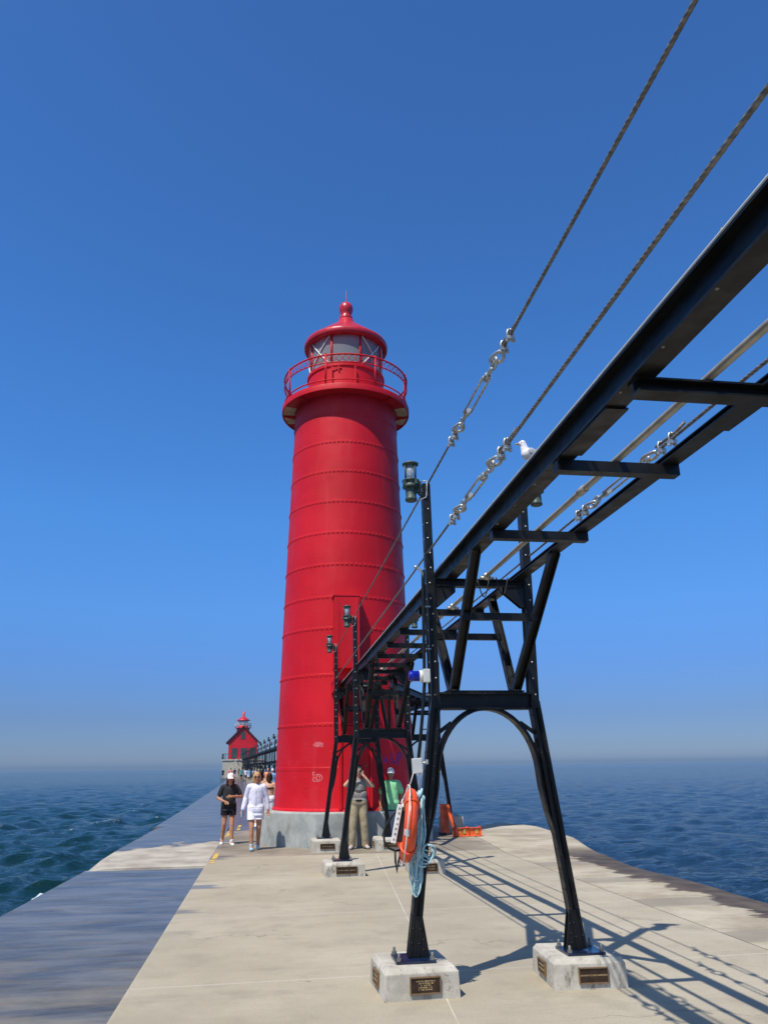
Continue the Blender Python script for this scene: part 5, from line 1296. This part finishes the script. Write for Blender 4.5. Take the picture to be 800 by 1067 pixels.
M['shut'] = simple('dark_shutter', (.035, .045, .05), .6)
for (x0, x1, za, zb) in ((-2.3, -1.05, z0+.15, 5.75), (-.45, .85, z0+.15, 5.75), (1.3, 2.5, z0+.15, 5.75), (-.48, .42, 7.5, 9.0)):
    q = MB(); q.box(FX+x0, FY-.05, za, FX+x1, FY+.1, zb); q.build('window', M['shut'], fl)
cx2, cy2 = FX-.25, FY+4.5
q = MB(); q.lathe([(1.35, 9.0), (1.35, 9.9), (1.75, 9.95), (1.75, 10.05), (1.1, 10.06), (1.1, 10.55)], (cx2, cy2, 0), 20); q.build('lantern_base', M['red'], fl)
q = MB(); q.lathe([(1.05, 10.55), (1.05, 11.55)], (cx2, cy2, 0), 16); q.build('lantern_glass', M['glass'], fl)
q = MB(); q.lathe([(1.45, 11.5), (1.4, 11.65), (.5, 12.2), (.28, 12.5), (.28, 13.4), (.0, 13.5)], (cx2, cy2, 0), 20); q.build('lantern_roof', M['roofred'], fl)
q = MB()
for k in range(12):
    th = 2*PI*k/12; q.tube([(cx2+1.7*math.cos(th), cy2+1.7*math.sin(th), 10.0), (cx2+1.7*math.cos(th), cy2+1.7*math.sin(th), 10.9)], .05, 5)
for z in (10.5, 10.9): q.tube([(cx2+1.7*math.cos(2*PI*k/24), cy2+1.7*math.sin(2*PI*k/24), z) for k in range(24)], .05, 5, closed=True)
q.build('lantern_railing', M['greybox'], fl)
q = MB()
for i in range(10): q.box(FX-1.6+i*.36, FY-2.3, .0, FX-1.6+(i+1)*.36, FY-1.2, z0-.3-i*.34)
q.build('stairs', M['block'], fl)
q = MB(); q.tube([(FX-1.6, FY-2.35, z0+.7), (FX+2.0, FY-2.35, .95)], .06, 5)
for i in range(5): q.tube([(FX-1.6+i*.9, FY-2.35, z0-.3-i*.85), (FX-1.6+i*.9, FY-2.35, z0+.7-i*.66)], .05, 5)
for y in (0,): 
    q.tube([(FX-4.1, FY-1.1, z0+1.0), (FX-2.2, FY-1.1, z0+1.0)], .05, 5); q.tube([(FX-4.1, FY-1.1, z0+1.0), (FX-4.1, FY+6, z0+1.0)], .05, 5)
    for i in range(4): q.tube([(FX-4.1+i*.62, FY-1.1, z0-.1), (FX-4.1+i*.62, FY-1.1, z0+1.0)], .05, 5)
    for i in range(5): q.tube([(FX-4.1, FY-1.1+i*1.5, z0-.1), (FX-4.1, FY-1.1+i*1.5, z0+1.0)], .05, 5)
q.build('stair_railing', M['shut'], fl)

# far catwalk from the bypass to the second light
fc0, fc1 = V((DX_, DY_, 0)), V((-4.4, 163, 0)); fd = (fc1-fc0).normalized(); fsd = V((fd.y, -fd.x, 0))
fcw = thing('far_catwalk', 'long black catwalk deck running along the far pier to the second light', 'catwalk', (fc0+fc1)/2+V((0, 0, 3.3)))
for s in (-1, 1):
    q = MB(); q.bar(fc0+fsd*.31*s+V((0, 0, 3.42)), fc1+fsd*.31*s+V((0, 0, 3.42)), .12, .20); q.build('stringer', M['black'], fcw)
    q = MB()
    for z in (3.75, 4.29): q.tube([fc0+fsd*.5*s+V((0, 0, z)), fc1+fsd*.5*s+V((0, 0, z))], .022, 5)
    q.build('guard_cable', M['cable'], fcw)
L = (fc1-fc0).length; t = 3
while t < L-1: q = MB(); c_ = fc0+fd*t+V((0, 0, 3.3)); q.bar(c_-fsd*.4, c_+fsd*.4, .09, .08); t += 1.6; q.build('cross_bar', M['black'], fcw)
q = MB(); q.box(fc1.x-.7, fc1.y-6, 3.54, fc1.x+.7, FY, 3.58); q.tube([fc1+V((-.6, -5, 4.5)), V((FX+1.2, FY-.3, 4.5))], .05, 5); q.build('landing', M['galvdark'], fcw)
def far_bent(loc, label):
    m = MB()
    for s in (-1, 1):
        m.bar((s*.72, 0, .2), (s*.46, 0, 2.25), .13, .13, V((0, 1, 0))); m.bar((s*.46, 0, 2.2), (s*.49, 0, 4.35), .08, .10, V((0, 1, 0)))
        m.bar((s*.29, -.03, 2.3), (s*.3, -1.0, 3.36), .08, .07, V((1, 0, 0))); m.bar((s*.29, .03, 2.3), (s*.3, .9, 3.36), .08, .07, V((1, 0, 0)))
        m.lathe([(.06, 4.12), (.06, 4.24), (.09, 4.27), (.09, 4.32), (.06, 4.34), (.06, 4.46), (.09, 4.50), (.03, 4.54)], (s*.62, 0, 0), 10); m.bar((s*.62, 0, 4.22), (s*.49, 0, 4.22), .04, .05, V((0, 1, 0)))
    m.bar((-.46, 0, 2.25), (.46, 0, 2.25), .12, .14); m.bar((-.45, 0, 3.32), (.45, 0, 3.32), .10, .08)
    for i in range(10):
        a, b = PI*i/10, PI*(i+1)/10; m.bar((-.45*math.cos(a), 0, 1.6+.56*math.sin(a)), (-.45*math.cos(b), 0, 1.6+.56*math.sin(b)), .10, .05, V((0, 1, 0)))
    o = m.build('far_trestle', M['black']); tag(o, label, 'trestle', 'trestles of the far catwalk'); o.location = loc; return o
t = 50.0; i = 0; fb = None
flabs = 'identical small black trestle with twin lanterns, one of a receding row below the far catwalk'
while t < L:
    loc = fc0+fd*t
    if fb is None: fb = far_bent(loc, flabs)
    else: c_ = fb.copy(); C.objects.link(c_); c_.location = loc
    t += 7.1
# distant motorboat with its wake
bt_ = thing('motorboat', 'tiny white motorboat with a streak of wake near the hazy horizon', 'boat', (62, 330, WZ))
q = MB(); k = [(-3.2, -1.1), (2.2, -1.1), (4.0, 0), (2.2, 1.1), (-3.2, 1.1)]; prism(q, [(62+x*.9*-1, 330+y) for x, y in k], WZ+.0, WZ+1.0); prism(q, [(62+x*.4, 330+y*.7) for x, y in k], WZ+1.0, WZ+2.0); q.build('hull', M['white'], bt_)
q = MB(); q.add([(64+x, 330+y, WZ+.35) for x, y in ((0, -1), (9, -1.6), (9, 1.6), (0, 1))]+[(64+x, 330+y, WZ-.3) for x, y in ((0, -1), (9, -1.6), (9, 1.6), (0, 1))], [(0, 1, 2, 3), (0, 4, 5, 1), (1, 5, 6, 2), (2, 6, 7, 3), (3, 7, 4, 0)]); q.build('wake', M['white'], bt_)

# ------------------------------------------------------------------ haze: low lake fog
hb_ = MB(); hb_.box(-4600, -60, -3, 4600, 4600, 17.5)
hm = bpy.data.materials.new('haze_air'); hm.use_nodes = True; ht = hm.node_tree; ht.nodes.clear()
ho = ht.nodes.new('ShaderNodeOutputMaterial'); pv = ht.nodes.new('ShaderNodeVolumePrincipled')
pv.inputs['Color'].default_value = (.27, .42, .60, 1); pv.inputs['Density'].default_value = .00032; pv.inputs['Anisotropy'].default_value = .0
ht.links.new(pv.outputs[0], ho.inputs['Volume'])
hz_ = hb_.build('haze', hm); tag(hz_, kind='stuff'); hz_['label'] = 'thin low lake haze over the water'; hz_['category'] = 'haze'
